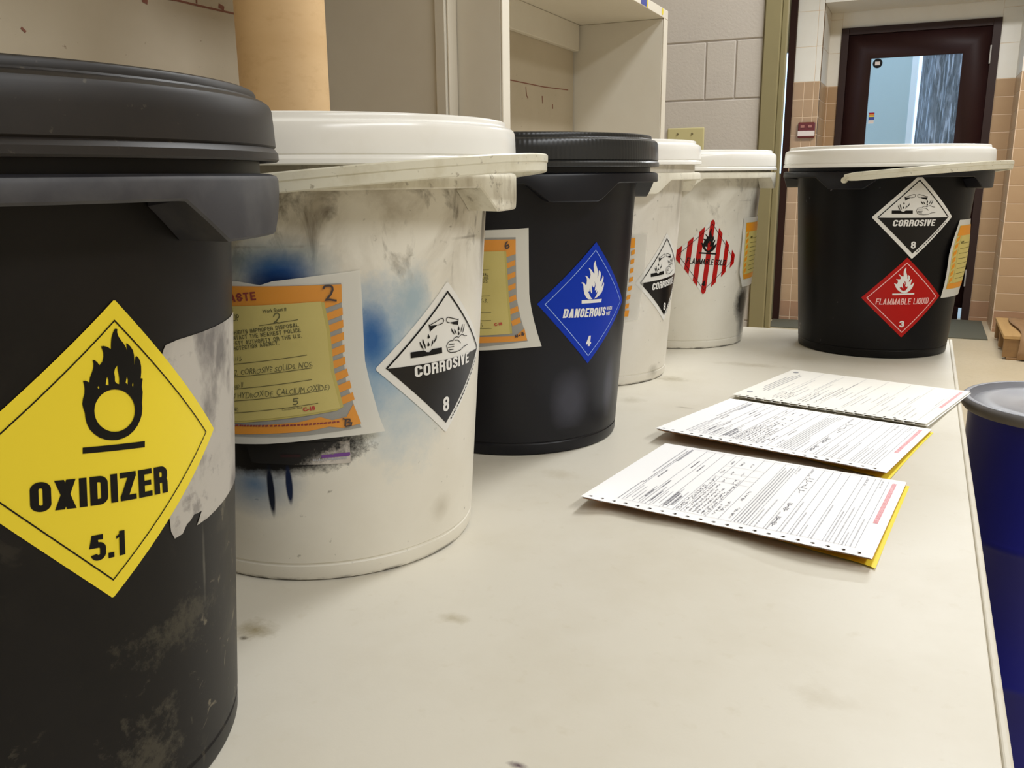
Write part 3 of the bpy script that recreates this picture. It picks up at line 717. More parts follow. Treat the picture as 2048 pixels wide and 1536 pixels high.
def corrosive(parent, s0, z0, tilt, label, scale=1.0, txt=None, num=None, wide=True):
    o, add = placard(parent, s0, z0, tilt, MT['paper_white'], label, scale, corner=.045)
    r = .868
    k = -.008
    add('black_half', Art().poly([(-r, k), (r, k), (0, -r)]), MT['ink_film'], 1)
    add('border', Art().stroke([(-r, k), (0, r), (r, k)], .022), MT['ink'], 2)
    a = Art()
    for p in C_FILL: a.poly(p)
    for p in C_DROP: a.drop(p[0], p[1], .035)
    for p in C_SPL: a.stroke(p, .020, taper=True)
    add('corrosion_symbol', a, MT['ink'], 2)
    a = Art()
    for p in C_STR: a.stroke(p, .0095)
    add('hand_symbol', a, MT['ink'], 2)
    t = txt or ((-.52, -.212), (.48, -.205), (.505, -.052), (-.50, -.058))
    add('lettering', bold_letters(Art(), 'CORROSIVE', *t), MT['print_white'], 2)
    q = num or (-.055, -.745, .058, -.575)
    add('number', bold_letters(Art(), '8', (q[0], q[1]), (q[2], q[1]), (q[2], q[3]), (q[0], q[3])), MT['print_white'], 2)
    a = Art(); rr = random.Random(3); x = .10
    while x < .80:                                              # fine maker's print along the lower right border
        w = rr.uniform(.012, .035)
        p = .925
        a.quad((x, x - p - .014), (x + w, x + w - p - .014), (x + w - .014, x + w - p), (x - .014, x - p)); x += w + rr.uniform(.01, .02)
    add('fine_print', a, MT['ink'], 2)['kind'] = 'stuff'
    return o
# ================================================================ the setting
def structure(o): o['kind'] = 'structure'; return o
def sbox(name, lo, hi, mat, bevel=0.0): return structure(box(name, lo, hi, mat, None, bevel))

XL = -0.93                                  # left wall face
YE = 2.57                                   # block end wall face
YF = 5.52                                   # far tiled wall face
floor = sbox('floor', (-1.8, -2.3, FLOOR - .05), (2.7, 5.98, FLOOR), MT['floor'])
sbox('ceiling', (-1.8, -2.3, CEIL), (2.7, 5.98, CEIL + .05), MT['ceil'])
sbox('wall_left', (XL - .05, -2.25, FLOOR), (XL, YE, CEIL), MT['wall_paint'])
sbox('wall_right', (2.6, -2.25, FLOOR), (2.65, 5.9, CEIL), MT['wall_paint'])
sbox('wall_back', (XL, -2.30, FLOOR), (2.6, -2.25, CEIL), MT['wall_paint'])
sbox('wall_hall_left', (-1.75, YE + .10, FLOOR), (-1.70, YF, CEIL), MT['wall_paint'])

_tile_mesh = {}
def piece(name, w, d, h, mat, parent, loc, bevel, key):
    """one tile or block, centred on x, front face at local y = 0, sharing its mesh with its like"""
    k = (name, round(w, 4), round(d, 4), round(h, 4), key)
    if k not in _tile_mesh:
        bm = bmesh.new(); add_box(bm, (-w / 2, 0, -h / 2), (w / 2, d, h / 2), bevel)
        me = bm_mesh(name, bm); me.materials.append(mat); _tile_mesh[k] = me
    o = bpy.data.objects.new(name, _tile_mesh[k]); COL.objects.link(o)
    o.parent = parent; o.location = [c * S for c in loc]
    return o

# end wall: painted concrete block, joints recessed
wall_end = sbox('wall_end', (XL, YE + .0035, FLOOR), (-.430, YE + .10, CEIL), MT['mortar'])
CH = .155; J = .0032
row = -7
while True:
    zc = .465 + CH * (row + .5)
    if zc - CH / 2 > CEIL: break
    if row == 0: cuts = [-.433, -.508, -.591, -.92]
    elif row % 2: cuts = [-.433, -.764, -.93]
    else: cuts = [-.433, -.599, -.93]
    if row in (1, -1): cuts = [-.433, -.764, -.93]
    zlo = max(zc - CH / 2, FLOOR); zhi = min(zc + CH / 2, CEIL)
    for xr, xl in zip(cuts, cuts[1:]):
        piece('block', xr - xl - J, .02, zhi - zlo - J, MT['block'], wall_end, ((xr + xl) / 2, YE, (zlo + zhi) / 2), .0022, 0)
    row += 1
sbox('wall_end_right', (1.15, YE, FLOOR), (2.6, YE + .10, CEIL), MT['wall_paint'])
sbox('wall_end_header', (-.370, YE, 1.30), (1.15, YE + .10, CEIL), MT['wall_paint'])
# olive steel door frame at the end of the block wall
tr = structure(box('trim_1', (-.433, YE - .012, FLOOR), (-.391, YE + .112, 1.30), MT['olive'], None, .002))
box('door_stop', (-.3908, YE + .004, FLOOR), (-.3765, YE + .030, 1.30), MT['olive'], tr, .0015)
box('caulk_line', (-.4365, YE - .004, FLOOR), (-.4330, YE + .004, 1.30), MT['olive_dark'], tr)

# far wall: tan tile below, cream painted block above
TH = .0976; TW = .166; ZT = .772; TJ = .0042
def tiled(name, x0, x1, y, start, depth=.20, side=None):
    """structure wall whose face at y carries tiles up to ZT and cream blocks above"""
    w = sbox(name, (x0, y + .0018, FLOOR), (x1, y + depth, CEIL), MT['grout'])
    z = ZT; n = 0
    while z > FLOOR + .01:
        h = min(TH, z - FLOOR)
        x = start
        while x > x0: x -= TW
        while x < x1 - .005:
            a, b = max(x, x0), min(x + TW, x1)
            if b - a > .012:
                last = z - TH < FLOOR + .03
                piece('tile', b - a - TJ, .012, h - TJ, MT['tile_base' if last else 'tile'], w, ((a + b) / 2, y, z - h / 2), .0008, last)
            x += TW
        z -= TH; n += 1
    z = ZT
    while z < CEIL - .01:
        h = min(.19, CEIL - z)
        piece('block', x1 - x0 - .0012, .012, h - .0018, MT['white_block'], w, ((x0 + x1) / 2, y, z + h / 2), .0015, 1)
        z += .19
    return w
def tiled_side(name, x, y0, y1, face):
    """return wall of the recess, face = +1 looks towards +x"""
    lo, hi = (x - .03, x - .0018) if face > 0 else (x + .0018, x + .03)
    w = sbox(name, (lo, y0, FLOOR), (hi, y1, CEIL), MT['grout'])
    z = ZT
    while z > FLOOR + .01:
        h = min(TH, z - FLOOR); y = y0
        while y < y1 - .01:
            b = min(y + TW, y1)
            o = piece('tile', b - y - TJ, .012, h - TJ, MT['tile'], w, (x, (y + b) / 2, z - h / 2), .0008, 2)
            o.rotation_euler = (0, 0, PI / 2 if face > 0 else -PI / 2)
            y = b
        z -= TH
    z = ZT
    while z < CEIL - .01:
        h = min(.19, CEIL - z)
        o = piece('block', y1 - y0 - .0012, .012, h - .0018, MT['white_block'], w, (x, (y0 + y1) / 2, z + h / 2), .0015, 3)
        o.rotation_euler = (0, 0, PI / 2 if face > 0 else -PI / 2)
        z += .19
    return w
YD = 5.90
tiled('wall_far_left', -.752, -.638, YF, -.691, .05)
tiled_side('wall_recess_left', -.608, YF + .002, YD - .002, 1)
tiled('wall_far_left_corner', -.6375, -.608, YF, -.6375, .05)
tiled('wall_far_right', .405, 1.20, YF, .405, .05)
tiled_side('wall_recess_right', .402, YF + .002, YD - .002, -1)
tiled('wall_recess_back_left', -.638, -.5412, YD, -.60, .06)
tiled('wall_recess_back_right', .3042, .405, YD, .3042, .06)
sbox('wall_recess_header', (-.5410, YD + .002, 1.1002), (.3040, YD + .06, CEIL), MT['white_block'])
sbox('trim_2', (-.606, YF, 1.19), (.402, YD - .002, CEIL), MT['white_block'])           # lintel beam over the recess
sbox('wall_far_end', (1.20, YF, FLOOR), (2.6, YF + .05, CEIL), MT['wall_paint'])
sbox('wall_far_outer', (-1.70, YF, FLOOR), (-1.02, YF + .05, CEIL), MT['wall_paint'])
# narrow sidelight window and its dark post
sbox('trim_3', (-.7900, YF - .02, FLOOR), (-.7525, YF + .06, CEIL), MT['brown_post'], .002)
win = structure(box('window_1', (-1.02, YF + .0, FLOOR), (-.7902, YF + .05, .26), MT['olive'], None))
box('window_frame', (-1.02, YF, .94), (-.7902, YF + .05, CEIL), MT['olive'], win)
box('window_frame', (-1.02, YF, .2602), (-.99, YF + .05, .9398), MT['olive'], win)
box('pane', (-.9898, YF + .02, .2602), (-.7902, YF + .024, .9398), MT['glass'], win)

# far door: dark brown leaf with a tall glass light
door = structure(box('door_1', (-.541, YD - .012, FLOOR), (-.500, YD + .05, 1.100), MT['door_frame'], None, .001))
box('door_frame', (.262, YD - .012, FLOOR), (.304, YD + .05, 1.100), MT['door_frame'], door, .001)
box('door_frame', (-.4998, YD - .012, 1.060), (.2618, YD + .05, 1.100), MT['door_frame'], door, .001)
lf = Art().poly([(-.4992, FLOOR + .004), (.243, FLOOR + .004), (.243, FLOOR + .075), (.2612, FLOOR + .075), (.2612, 1.0592), (-.4992, 1.0592)],
                [[(-.366, -.36), (.122, -.36), (.122, .922), (-.366, .922)]])
leaf = lf.build('door_leaf', MT['door'], door, lambda x, y: (x, YD + .012, y))
sm = leaf.modifiers.new('thick', 'SOLIDIFY'); sm.thickness = .03 * S; sm.offset = 0
box('pane', (-.366, YD + .010, -.36), (.122, YD + .014, .922), MT['glass'], leaf)
for z in (.904, .30, -.36):
    box('hinge', (.2575, YD - .022, z - .05), (.2655, YD - .010, z + .05), MT['steel'], leaf, .001)
st = Art().poly([(-.329 + .027 * math.cos(t * PI / 12), .892 + .027 * math.sin(t * PI / 12)) for t in range(24)])
rd = st.build('round_sticker', MT['ink'], leaf, lambda x, y: (x, YD + .006, y)); rd['label'] = 'round black sticker in the top corner of the glass'
Art().rect(-.343, .882, -.316, .902).build('sticker_text_panel', MT['cream_plastic'], rd, lambda x, y: (x, YD + .0052, y))
sq = Art().rect(-.354, .570, -.322, .612).build('square_sticker', MT['sticker_blue'], leaf, lambda x, y: (x, YD + .006, y))
sq['label'] = 'small sticker with a rainbow patch'
for k, c in enumerate(('red', 'orange', 'yellow')):
    Art().rect(-.352, .604 - k * .0085, -.324, .611 - k * .0085).build('colour_band', MT[c], sq, lambda x, y: (x, YD + .0052, y))
Art().rect(-.354, .548, -.324, .567).build('white_sticker', MT['cream_plastic'], leaf, lambda x, y: (x, YD + .006, y))

# outdoors behind the door and the sidelight
structure(box('ground', (-6, 5.98, FLOOR - .06), (6, 16, FLOOR - .01), MT['ground']))
ow = structure(box('wall_outside', (-.95, 7.0, FLOOR - .01), (-.165, 7.3, 2.6), MT['outer_wall']))
box('corner_trim', (-.165, 6.99, FLOOR - .01), (-.128, 7.3, 2.6), MT['outer_trim'], ow)
tb = bmesh.new(); rr = random.Random(5); NV, NS = 96, 40
grid = []
ph = [rr.uniform(0, 6.28) for _ in range(12)]
for j in range(NS + 1):
    z = FLOOR - .02 + 3.4 * j / NS; ln = []
    for k in range(NV):
        t = 2 * PI * k / NV
        r = .30 - .012 * j / NS * 3 + sum(.006 * math.sin((9 + 3 * i) * t + ph[i] + .35 * math.sin(1.7 * z + ph[i])) for i in range(6))
        ln.append(tb.verts.new((.185 + r * math.cos(t), 7.75 + r * math.sin(t), z)))
    grid.append(ln)
for j in range(NS):
    for k in range(NV): tb.faces.new((grid[j][k], grid[j][(k + 1) % NV], grid[j + 1][(k + 1) % NV], grid[j + 1][k]))
tree = link('tree_trunk', bm_mesh('tree_trunk', tb), MT['bark'], smooth=True)
props(tree, 'grey ridged tree trunk seen outside through the door glass', 'tree')

# floor mat in front of the recess
mb = bmesh.new()
mo = [(-.78, 5.22), (.372, 5.22), (.372, 5.875), (-.585, 5.875), (-.585, 5.512), (-.78, 5.512)]
lo_ = [mb.verts.new((x, y, FLOOR)) for x, y in mo]; hi_ = [mb.verts.new((x, y, FLOOR + .006)) for x, y in mo]
mb.faces.new(hi_); mb.faces.new(lo_[::-1])
for k in range(6): mb.faces.new((lo_[k], lo_[(k + 1) % 6], hi_[(k + 1) % 6], hi_[k]))
mt = link('floor_mat', bm_mesh('floor_mat', mb), MT['mat'])
props(mt, 'dark grey floor mat in front of the brown door', 'mat')

# ================================================================ table
T = root('work_table', (0, 0, FLOOR), 0, 'long beige laminate table with all six pails standing on it', 'table')
def tpart(name, lo, hi, mat, bevel=0.0, seg=1):
    lo = (lo[0], lo[1], lo[2] - FLOOR); hi = (hi[0], hi[1], hi[2] - FLOOR)
    return box(name, lo, hi, mat, T, bevel, None, seg)
tpart('table_top', (-.92, -.75, -.026), (.0553, 1.5500, 0), MT['table'], .0005)
tpart('edge_band', (.0555, -.75, -.027), (.0605, 1.5555, -.0003), MT['table_edge'], .0016, 3)
tpart('edge_band', (-.92, 1.5502, -.027), (.0553, 1.5555, -.0003), MT['table_edge'], .0016, 3)
for x in (-.86, -.02):
    for y in (-.65, 1.40): tpart('leg', (x - .02, y - .02, FLOOR), (x + .02, y + .02, -.027), MT['metal_leg'], .003)
tpart('apron', (-.88, 1.38, -.09), (-.0, 1.40, -.027), MT['metal_leg'])
tpart('apron', (-.88, -.66, -.09), (-.0, -.64, -.027), MT['metal_leg'])

# ================================================================ shelf units on the back of the table
def shelf_unit(label, x_front, x_back, y0, y1, ztop, back_x, left_t, right_t):
    r = root('shelf_unit', (0, 0, 0), 0, label, 'shelf')
    box('side_panel', (x_back, y0, .0), (x_front, y0 + left_t, ztop - .0202), MT['shelf'], r, .0012)
    box('side_panel', (x_back, y1 - right_t, .0), (x_front, y1, ztop - .0202), MT['shelf'], r, .0012)
    box('top_panel', (x_back, y0, ztop - .02), (x_front, y1, ztop), MT['shelf'], r, .0012)
    box('base_panel', (x_back, y0 + left_t + .0005, .0), (x_front - .005, y1 - right_t - .0005, .018), MT['shelf'], r)
    box('back_panel', (back_x - .012, y0 + left_t + .001, .019), (back_x, y1 - right_t - .007, ztop - .0205), MT['back_board'], r)
    for y, t in ((y0, left_t), (y1 - right_t, right_t)):
        box('edge_strip', (x_front + .0002, y, .0), (x_front + .003, y + t, ztop - .0202), MT['shelf_edge'], r, .0008)
    box('edge_strip', (x_front + .0002, y0, ztop - .02), (x_front + .003, y1, ztop), MT['shelf_edge'], r, .0008)
    return r
u2 = shelf_unit('open grey shelf unit with a yellow dot sticker on its top edge', -.583, -.85, 1.2225, 2.122, .631, -.80, .0255, .032)
box('cleat', (-.7995, 1.249, .551), (-.785, 2.082, .6105), MT['shelf'], u2, .001)
a = Art().rect(0, 0, .012, .012)
Art().poly([(2.073 + .0065 * math.cos(t * PI / 8), .6225 + .0075 * math.sin(t * PI / 8)) for t in range(16)]).build('dot_sticker', MT['sticker_yellow'], u2, lambda x, y: (-.5795, x, y))
Art().rect(1.905, .613, 1.945, .628).build('label_sticker', MT['sticker_blue'], u2, lambda x, y: (-.5795, x, y))
Art().rect(1.950, .613, 1.958, .628).build('label_sticker', MT['sticker_yellow'], u2, lambda x, y: (-.5795, x, y))
bp = lambda x, y: (-.7996, x, y)
for q, w_ in (([(1.26, .4475), (1.5, .4505), (1.725, .455), (1.9, .456), (2.05, .461)], .0022), ([(1.80, .448), (1.805, .43), (1.812, .425)], .003), ([(1.89, .436), (1.893, .420)], .004), ([(1.952, .422), (1.953, .412)], .004)): Art().stroke(q, w_).build('rust_mark', MT['rust_mark'], u2, bp)
u1 = shelf_unit('open grey shelf unit holding the brown cardboard tube', -.6575, -.915, -.20, 1.2215, .70, -.885, .026, .0260)
box('batten', (-.6745, 1.190, .0), (-.6580, 1.1953, .679), MT['shelf'], u1, .0008)
bp = lambda x, y: (-.8846, x, y)
for q, w_ in (([(.86, .4815), (.90, .4835), (.95, .4830), (1.0, .4830), (1.06, .4835)], .0026), ([(.9365, .498), (.9355, .485)], .0028), ([(.976, .489), (.986, .4865)], .006), ([(.845, .476), (.853, .474)], .007), ([(.676, .4205), (.681, .4165)], .003)): Art().stroke(q, w_).build('rust_mark', MT['rust_mark'], u1, bp)

# cardboard tube standing in the left unit
tube = lathe('cardboard_tube', [(.0462, 0), (.0530, 0), (.0530, .655), (.0462, .655), (.0462, 0)], MT['kraft'], None, 96, (-.722, .900, .0185))
props(tube, 'wide brown cardboard tube standing upright in the left shelf unit', 'tube')

# plates on the walls
wp = box('wall_plate', (-.692, YE - .0065, .315), (-.586, YE, .391), MT['ivory'], None, .003, None, 2)
props(wp, 'blank ivory wall plate with two screws on the painted block wall', 'wall plate')
for x in (-.662, -.620):
    bm = bmesh.new(); bmesh.ops.create_cone(bm, cap_ends=True, segments=14, radius1=.0032, radius2=.0026, depth=.003,
                                            matrix=Matrix.Translation((x, YE - .0075, .374)) @ Matrix.Rotation(PI / 2, 4, 'X'))
    link('screw', bm_mesh('screw', bm), MT['olive_dark'], wp)
al = root('alarm_box', (-.662, YF, .503), 0, 'small maroon and white wall box on the tan tiled pier', 'wall box')
box('housing', (-.047, -.022, -.044), (.047, 0, .044), MT['maroon'], al, .006, None, 2)
box('front_band', (-.0475, -.026, -.034), (.0475, -.0222, -.004), MT['cream_plastic'], al, .002)
for x in (-.022, .020): box('button', (x - .011, -.026, .013), (x + .011, -.0222, .028), MT['pink_plastic'], al, .001)
# ================================================================ pails
PA = make_pail((-.3773, .2295), 'nearest black pail with yellow OXIDIZER placard and dusty black lid', 'black_scuffed', 'lid_dusty', 'collar_grey', .884, n=224)
PB = make_pail((-.400, .525), 'dirty white pail with blue and black spray paint, CORROSIVE placard and bail handle', 'white_graffiti', 'lid_white', 'collar_dirty', 1.105, bail=True, n=200)
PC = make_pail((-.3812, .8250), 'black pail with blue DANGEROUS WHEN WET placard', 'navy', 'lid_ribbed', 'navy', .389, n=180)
PD = make_pail((-.4068, 1.1186), 'white pail with a CORROSIVE placard just behind the black pail with blue placard', 'white_clean', 'lid_white', 'collar_white', .435, lid_dz=.004)
PE = make_pail((-.3564, 1.4106), 'white pail with red and white striped FLAMMABLE SOLID placard', 'white_smudged', 'lid_white', 'collar_white', -.094, lid_dz=-.003)
PF = make_pail((-.058, 1.454), 'black pail with white lid, CORROSIVE and FLAMMABLE LIQUID placards', 'black_far', 'lid_white', 'navy', 1.22, bail=True)

# ---- placards
# oxidizer
art = Art().poly([(.6233 * .1204, .2006), (.0764, .2022), (.0834, .2030), (.1, .2031), (.122, .2033), (.160, .2035), (.163, .198), (.162, .130), (.150, .1235), (.1238, .1240),
                  (.1115, .1232), (.0955, .1222), (.0872, .1223), (.0890, .1243), (.0915, .1273), (.0880, .1275), (.0858, .1279), (.0830, .1262), (.0806, .1256), (.0775, .1226), (.0728, .1224),
                  (.0711, .1262), (.0709, .1314), (.0698, .150), (.0705, .180), (.0735, .198)])
o = art.build('label_residue', MT['residue'], PA, lambda s, z: cone(s, z, .0003), dx=.005)
o['label'] = 'torn grubby white remnant of an old label'
o, add = placard(PA, .0485, .1663, -6.5, MT['yellow'], 'yellow diamond placard reading OXIDIZER 5.1', (1.0, .985), corner=.02)
add('border', outline(Art(), .868, .009), MT['ink'], 1)
add('flame_symbol', Art().poly(OXOUT, OXHOLES).poly(OXBAR), MT['ink'], 1)
add('lettering', bold_letters(Art(), 'OXIDIZER', (-.501, -.299), (.43, -.353), (.416, -.156), (-.505, -.107), t=.21), MT['ink'], 1)
add('number', bold_letters(Art(), '5.1', (-.149, -.702), (.084, -.71), (.076, -.536), (-.149, -.521), t=.21), MT['ink'], 1)
# corrosive x3
corrosive(PB, .0880, .1432, -1.5, 'black and white CORROSIVE 8 diamond placard', (1.0, .92),
          ((-.504, -.165), (.52, -.142), (.515, .005), (-.512, -.018)), (-.059, -.706, .051, -.507))
corrosive(PD, .1190, .1345, 3.0, 'black and white CORROSIVE 8 diamond placard')
corrosive(PF, .0455, .2022, 0.0, 'black and white CORROSIVE 8 diamond placard')
# dangerous when wet
o, add = placard(PC, .0789, .1451, -3.6, MT['blue'], 'blue diamond placard reading DANGEROUS WHEN WET 4', 1.01, corner=.015)
add('border', outline(Art(), .868, .011), MT['print_lightblue'], 1)
add('flame_symbol', Art().poly(FLAME_OPEN).poly(BAR_OPEN), MT['print_white'], 1)
add('lettering', bold_letters(Art(), 'DANGEROUS', (-.555, -.219), (.345, -.211), (.365, -.063), (-.535, -.073), t=.20)
    .text('WHEN', (.375, -.128), (.545, -.124), (.547, -.062), (.377, -.066), bold=.02).text('WET', (.375, -.215), (.50, -.212), (.502, -.148), (.377, -.152), bold=.02), MT['print_white'], 1)
add('number', bold_letters(Art(), '4', (-.068, -.705), (.042, -.705), (.05, -.53), (-.06, -.53), t=.21), MT['print_white'], 1)
# flammable solid
o, add = placard(PE, .0449, .1414, -5.6, MT['paper_white'], 'red and white striped diamond placard reading FLAMMABLE SOLID 4', (.91, .99), corner=.03)
red = []
for k in range(-3, 4):
    c = k * 2 / 7; w = .072
    if abs(k) < 3:
        f = lambda x: 1.0 - abs(x)
        P = [(c - w, -f(c - w)), (c + w, -f(c + w)), (c + w, f(c + w)), (c - w, f(c - w))]
        if k == 0: P = [(-w, -.90), (-w * .6, -.955), (0, -.985), (w * .6, -.955), (w, -.90), (w, .90), (w * .6, .955), (0, .985), (-w * .6, .955), (-w, .90)]
        red.append(Art().poly(P))
    else:
        sg = 1 if k > 0 else -1
        x1, x2 = sg * (abs(c) - w), sg * (abs(c) + w)
        P = [(x1, -(1.03 - abs(x1))), (x2, -(1.04 - abs(x2))), (x2, 1.04 - abs(x2)), (x1, 1.03 - abs(x1))]
        red.append(Art().poly(P if sg > 0 else P[::-1]))
for q in red: add('red_stripe', q, MT['red'], 1)
add('border', outline(Art(), .868, .012), MT['ink'], 2)
add('flame_symbol', Art().poly(FLAME, [FLAME_HOLE]).poly(BAR), MT['ink'], 2)
add('lettering', bold_letters(Art(), 'FLAMMABLE SOLID', (-.607, -.205), (.60, -.185), (.61, -.035), (-.60, -.05), t=.15), MT['ink'], 2)
add('number', bold_letters(Art(), '4', (-.085, -.765), (.03, -.765), (.035, -.62), (-.07, -.62)), MT['ink'], 2)
# flammable liquid
o, add = placard(PF, .0405, .0894, 1.1, MT['red'], 'red diamond placard reading FLAMMABLE LIQUID 3', 1.0, corner=.025)
add('border', outline(Art(), .865, .019), MT['print_pink'], 1)
add('flame_symbol', Art().poly(FLAME, [FLAME_HOLE]).poly(BAR), MT['print_white'], 1)
add('lettering', bold_letters(Art(), 'FLAMMABLE LIQUID', (-.662, -.160), (.638, -.165), (.650, -.012), (-.640, -.012), t=.145, gap=.10), MT['print_pink'], 1)
add('number', bold_letters(Art(), '3', (-.073, -.735), (.045, -.735), (.045, -.575), (-.07, -.575), t=.21), MT['print_white'], 1)

# ---- document pouches
def interp(tab, z):
    if z >= tab[0][0]: return tab[0][1]
    for (z0, s0), (z1, s1) in zip(tab, tab[1:]):
        if z >= z1: return s0 + (s1 - s0) * (z0 - z) / (z0 - z1)
    return tab[-1][1]
class Pouch:
    """flat-art helper for one pouch: abs (s, z) art, and edge art with s measured from the visible edge"""
    def __init__(p, parent, edge, zt, zb, lift, bulge=0.0, tilt=0.0):
        p.parent, p.edge, p.zt, p.zb, p.lift, p.bulge, p.tilt = parent, edge, zt, zb, lift, bulge, tilt
    def off(p, z):
        b = min(1, max(0, (p.zt - z) / (p.zt - p.zb)))
        return .0010 + p.lift * b ** 2.5 + p.bulge * math.sin(PI * b)
    def abs(p, lay): return lambda s, z: cone(s, z, p.off(z) + lay * .00025)
    def rel(p, lay):
        def f(e, z):
            s = interp(p.edge, z) + e
            return cone(s, z + p.tilt * e, p.off(z) + lay * .00025)
        return f
    def add(p, name, art, mat, lay, rel=False, parent=None, cut=.005, dz=.01):
        return art.build(name, mat, parent or p.o, (p.rel if rel else p.abs)(lay), cut, dz)
def stripes(n, z0, z1, e0, e1, w, rise):
    st = (z0 - z1) / n; out = []
    for k in range(n):
        zc = z0 - st * (k + .5)
        out.append(Art().quad((e0, zc - w / 2 - rise / 2), (e1, zc - w / 2 + rise / 2), (e1, zc + w / 2 + rise / 2), (e0, zc + w / 2 - rise / 2)))
    return out

# pouch on the dirty white pail
p = Pouch(PB, [(.2083, .0238), (.1897, .0242), (.1513, .0240), (.1243, .0287), (.1037, .0336)], .208, .103, .0055)
p.o = None
E_ = [(.0238, .2083), (.0242, .1897), (.0240, .1700), (.0240, .1513), (.0260, .1380), (.0287, .1243), (.0310, .1130), (.0336, .1040)]
p.o = p.add('document_pouch', Art().poly(E_ + [(-.0027, .1036), (-.0378, .1005), (-.11, .0970), (-.11, .2010), (-.050, .2030), (-.0361, .2008), (-.0282, .2032), (0, .2062)]), MT['pouch'], 0, parent=PB)
p.o['label'] = 'milky plastic pouch holding an orange striped waste slip'
p.add('grey_window', Art().poly([(-.11, .1985), (.0120, .2010), (.0117, .1873), (.0105, .1589), (.0117, .1393), (.0190, .1085), (-.02, .1055), (-.11, .1030)]), MT['grey_film'], 1)
p.add('orange_band', Art().poly([(-.11, .2000), (.0121, .2003), (.0118, .1893), (.0020, .1860), (.0010, .1895), (-.11, .1855)]), MT['orange'], 2)
p.add('orange_band', Art().poly([(-.11, .1090), (-.064, .1106), (-.0176, .1148), (-.0050, .1175), (.0020, .1150), (.0106, .1165), (.0150, .1245), (.0190, .1113), (.0080, .1095), (0, .1110), (-.012, .1088), (-.0646, .1056), (-.11, .1035)]), MT['orange'], 2)
for q in stripes(8, .186, .124, -.0220, -.0122, .0047, .0034): p.add('orange_stripe', q, MT['orange'], 2, rel=True)
p.add('slip_under', Art().poly([(-.10, .185), (.0014, .1899), (.0038, .172), (.0048, .1465), (.0090, .1232), (.005, .121), (-.10, .108)]), MT['slip_edge'], 3)
sl = p.add('yellow_slip', Art().poly([(-.10, .1855), (-.0007, .1904), (.0018, .1722), (.0028, .1465), (.0071, .1225), (-.0637, .1138), (-.10, .108)]), MT['slip'], 4)
a = Art()
for q0, q1 in (((-.0381, .1761), (-.0145, .1797)), ((-.09, .1468), (-.0105, .1575)), ((-.09, .1390), (-.008, .1493)), ((-.09, .1310), (-.0085, .1419)), ((-.09, .1235), (-.004, .1345)), ((-.09, .1158), (-.0057, .1267))):
    a.stroke([q0, q1], .0004)
a.end_text('PACKING SLIP', (-.057, .1785), (-.0501, .1790), .0042, .66, .0)
a.line_text('Work Sheet #', (-.0352, .1839), (-.0207, .1854), .0022, .015)
for t_, pa, pb in (('FEDERAL LAW PROHIBITS IMPROPER DISPOSAL', (-.0583, .1696), (-.0142, .1753)), ('IF FOUND, CONTACT THE NEAREST POLICE', (-.0586, .1664), (-.0132, .1721)),
                   ('OR PUBLIC SAFETY AUTHORITY OR THE U.S.', (-.059, .1629), (-.0128, .1686)), ('ENVIRONMENTAL PROTECTION AGENCY.', (-.0594, .1594), (-.0265, .1645))):
    bold_line_end(a, t_, pa, pb, .0025, .17, .62, .15)
a.line_text('Container Size', (-.0271, .1224), (-.0151, .1238), .0014, .0)
p.add('slip_print', a, MT['print_olive'], 5)['kind'] = 'stuff'
a = Art()
a.stroke([(-.0289, .1817), (-.0278, .1836), (-.0262, .1839), (-.0252, .1828), (-.0256, .1812), (-.0274, .1790), (-.0289, .1777), (-.0282, .1787), (-.0262, .1778), (-.0237, .1782)], .0007)
a.end_text('11/15', (-.0594, .1526), (-.0509, .1539), .0030, .85, -.005, .2, True)
a.end_text('UN3262, CORROSIVE SOLIDS, NOS,', (-.0549, .1444), (-.0075, .1502), .0034, .80, -.004, .22, True)
a.end_text('Group II', (-.0613, .1354), (-.0508, .1372), .0030, .8, -.004, .22, True)
a.end_text('(SODIUM HYDROXIDE, CALCIUM OXIDE)', (-.0508, .1298), (.0012, .1352), .0037, .76, -.004, .22, True)
a.stroke([(-.0170, .1302), (-.0199, .1300), (-.0201, .1284), (-.0180, .1285), (-.0176, .1273), (-.0188, .1262), (-.0205, .1264)], .0006)
a.end_text('40', (-.0631, .1200), (-.0545, .1210), .0026, .9, -.005, .1, True)
p.add('handwriting', a, MT['pen'], 5)['kind'] = 'stuff'
p.add('red_code', Art().line_text('C-18', (-.0146, .1219), (-.0075, .1227), .0023, .05), MT['red_print'], 6)
a = bold_line_end(Art(), 'HAZARDOUS WASTE', (-.0527, .1905), (-.0387, .1918), .0052, .22, .70, .16)
x = -.075; rr = random.Random(2)
while x < .006:
    w = rr.uniform(.0008, .0022); zc = .1112 + (x + .075) * .030
    a.stroke([(x, zc), (x + w, zc + .0003)], .0011); x += w + rr.uniform(.0003, .0008)
p.add('red_lettering', a, MT['maroon_print'], 3)['kind'] = 'stuff'
a = Art().stroke([(.0012, .1980), (.0018, .1993), (.0030, .1999), (.0052, .1999), (.0065, .1990), (.0067, .1974), (.0055, .1946), (.0036, .1925), (.0022, .1914), (.0047, .1914), (.0087, .1905)], .0012)
p.add('marker_number', a, MT['marker'], 6)
a = Art().stroke([(.0080, .1158), (.0099, .1150), (.0092, .1106)], .0009).stroke([(.0098, .1152), (.0122, .1150), (.0124, .1139), (.0104, .1131), (.0132, .1125), (.0128, .1110), (.0093, .1106)], .0009)
p.add('marker_letter', a, MT['marker'], 6)['kind'] = 'stuff'
p.add('clear_front', Art().poly([(-.11, .2000), (.0130, .2020), (.0112, .1590), (.0200, .1085), (-.11, .1010)]), MT['window'], 8)
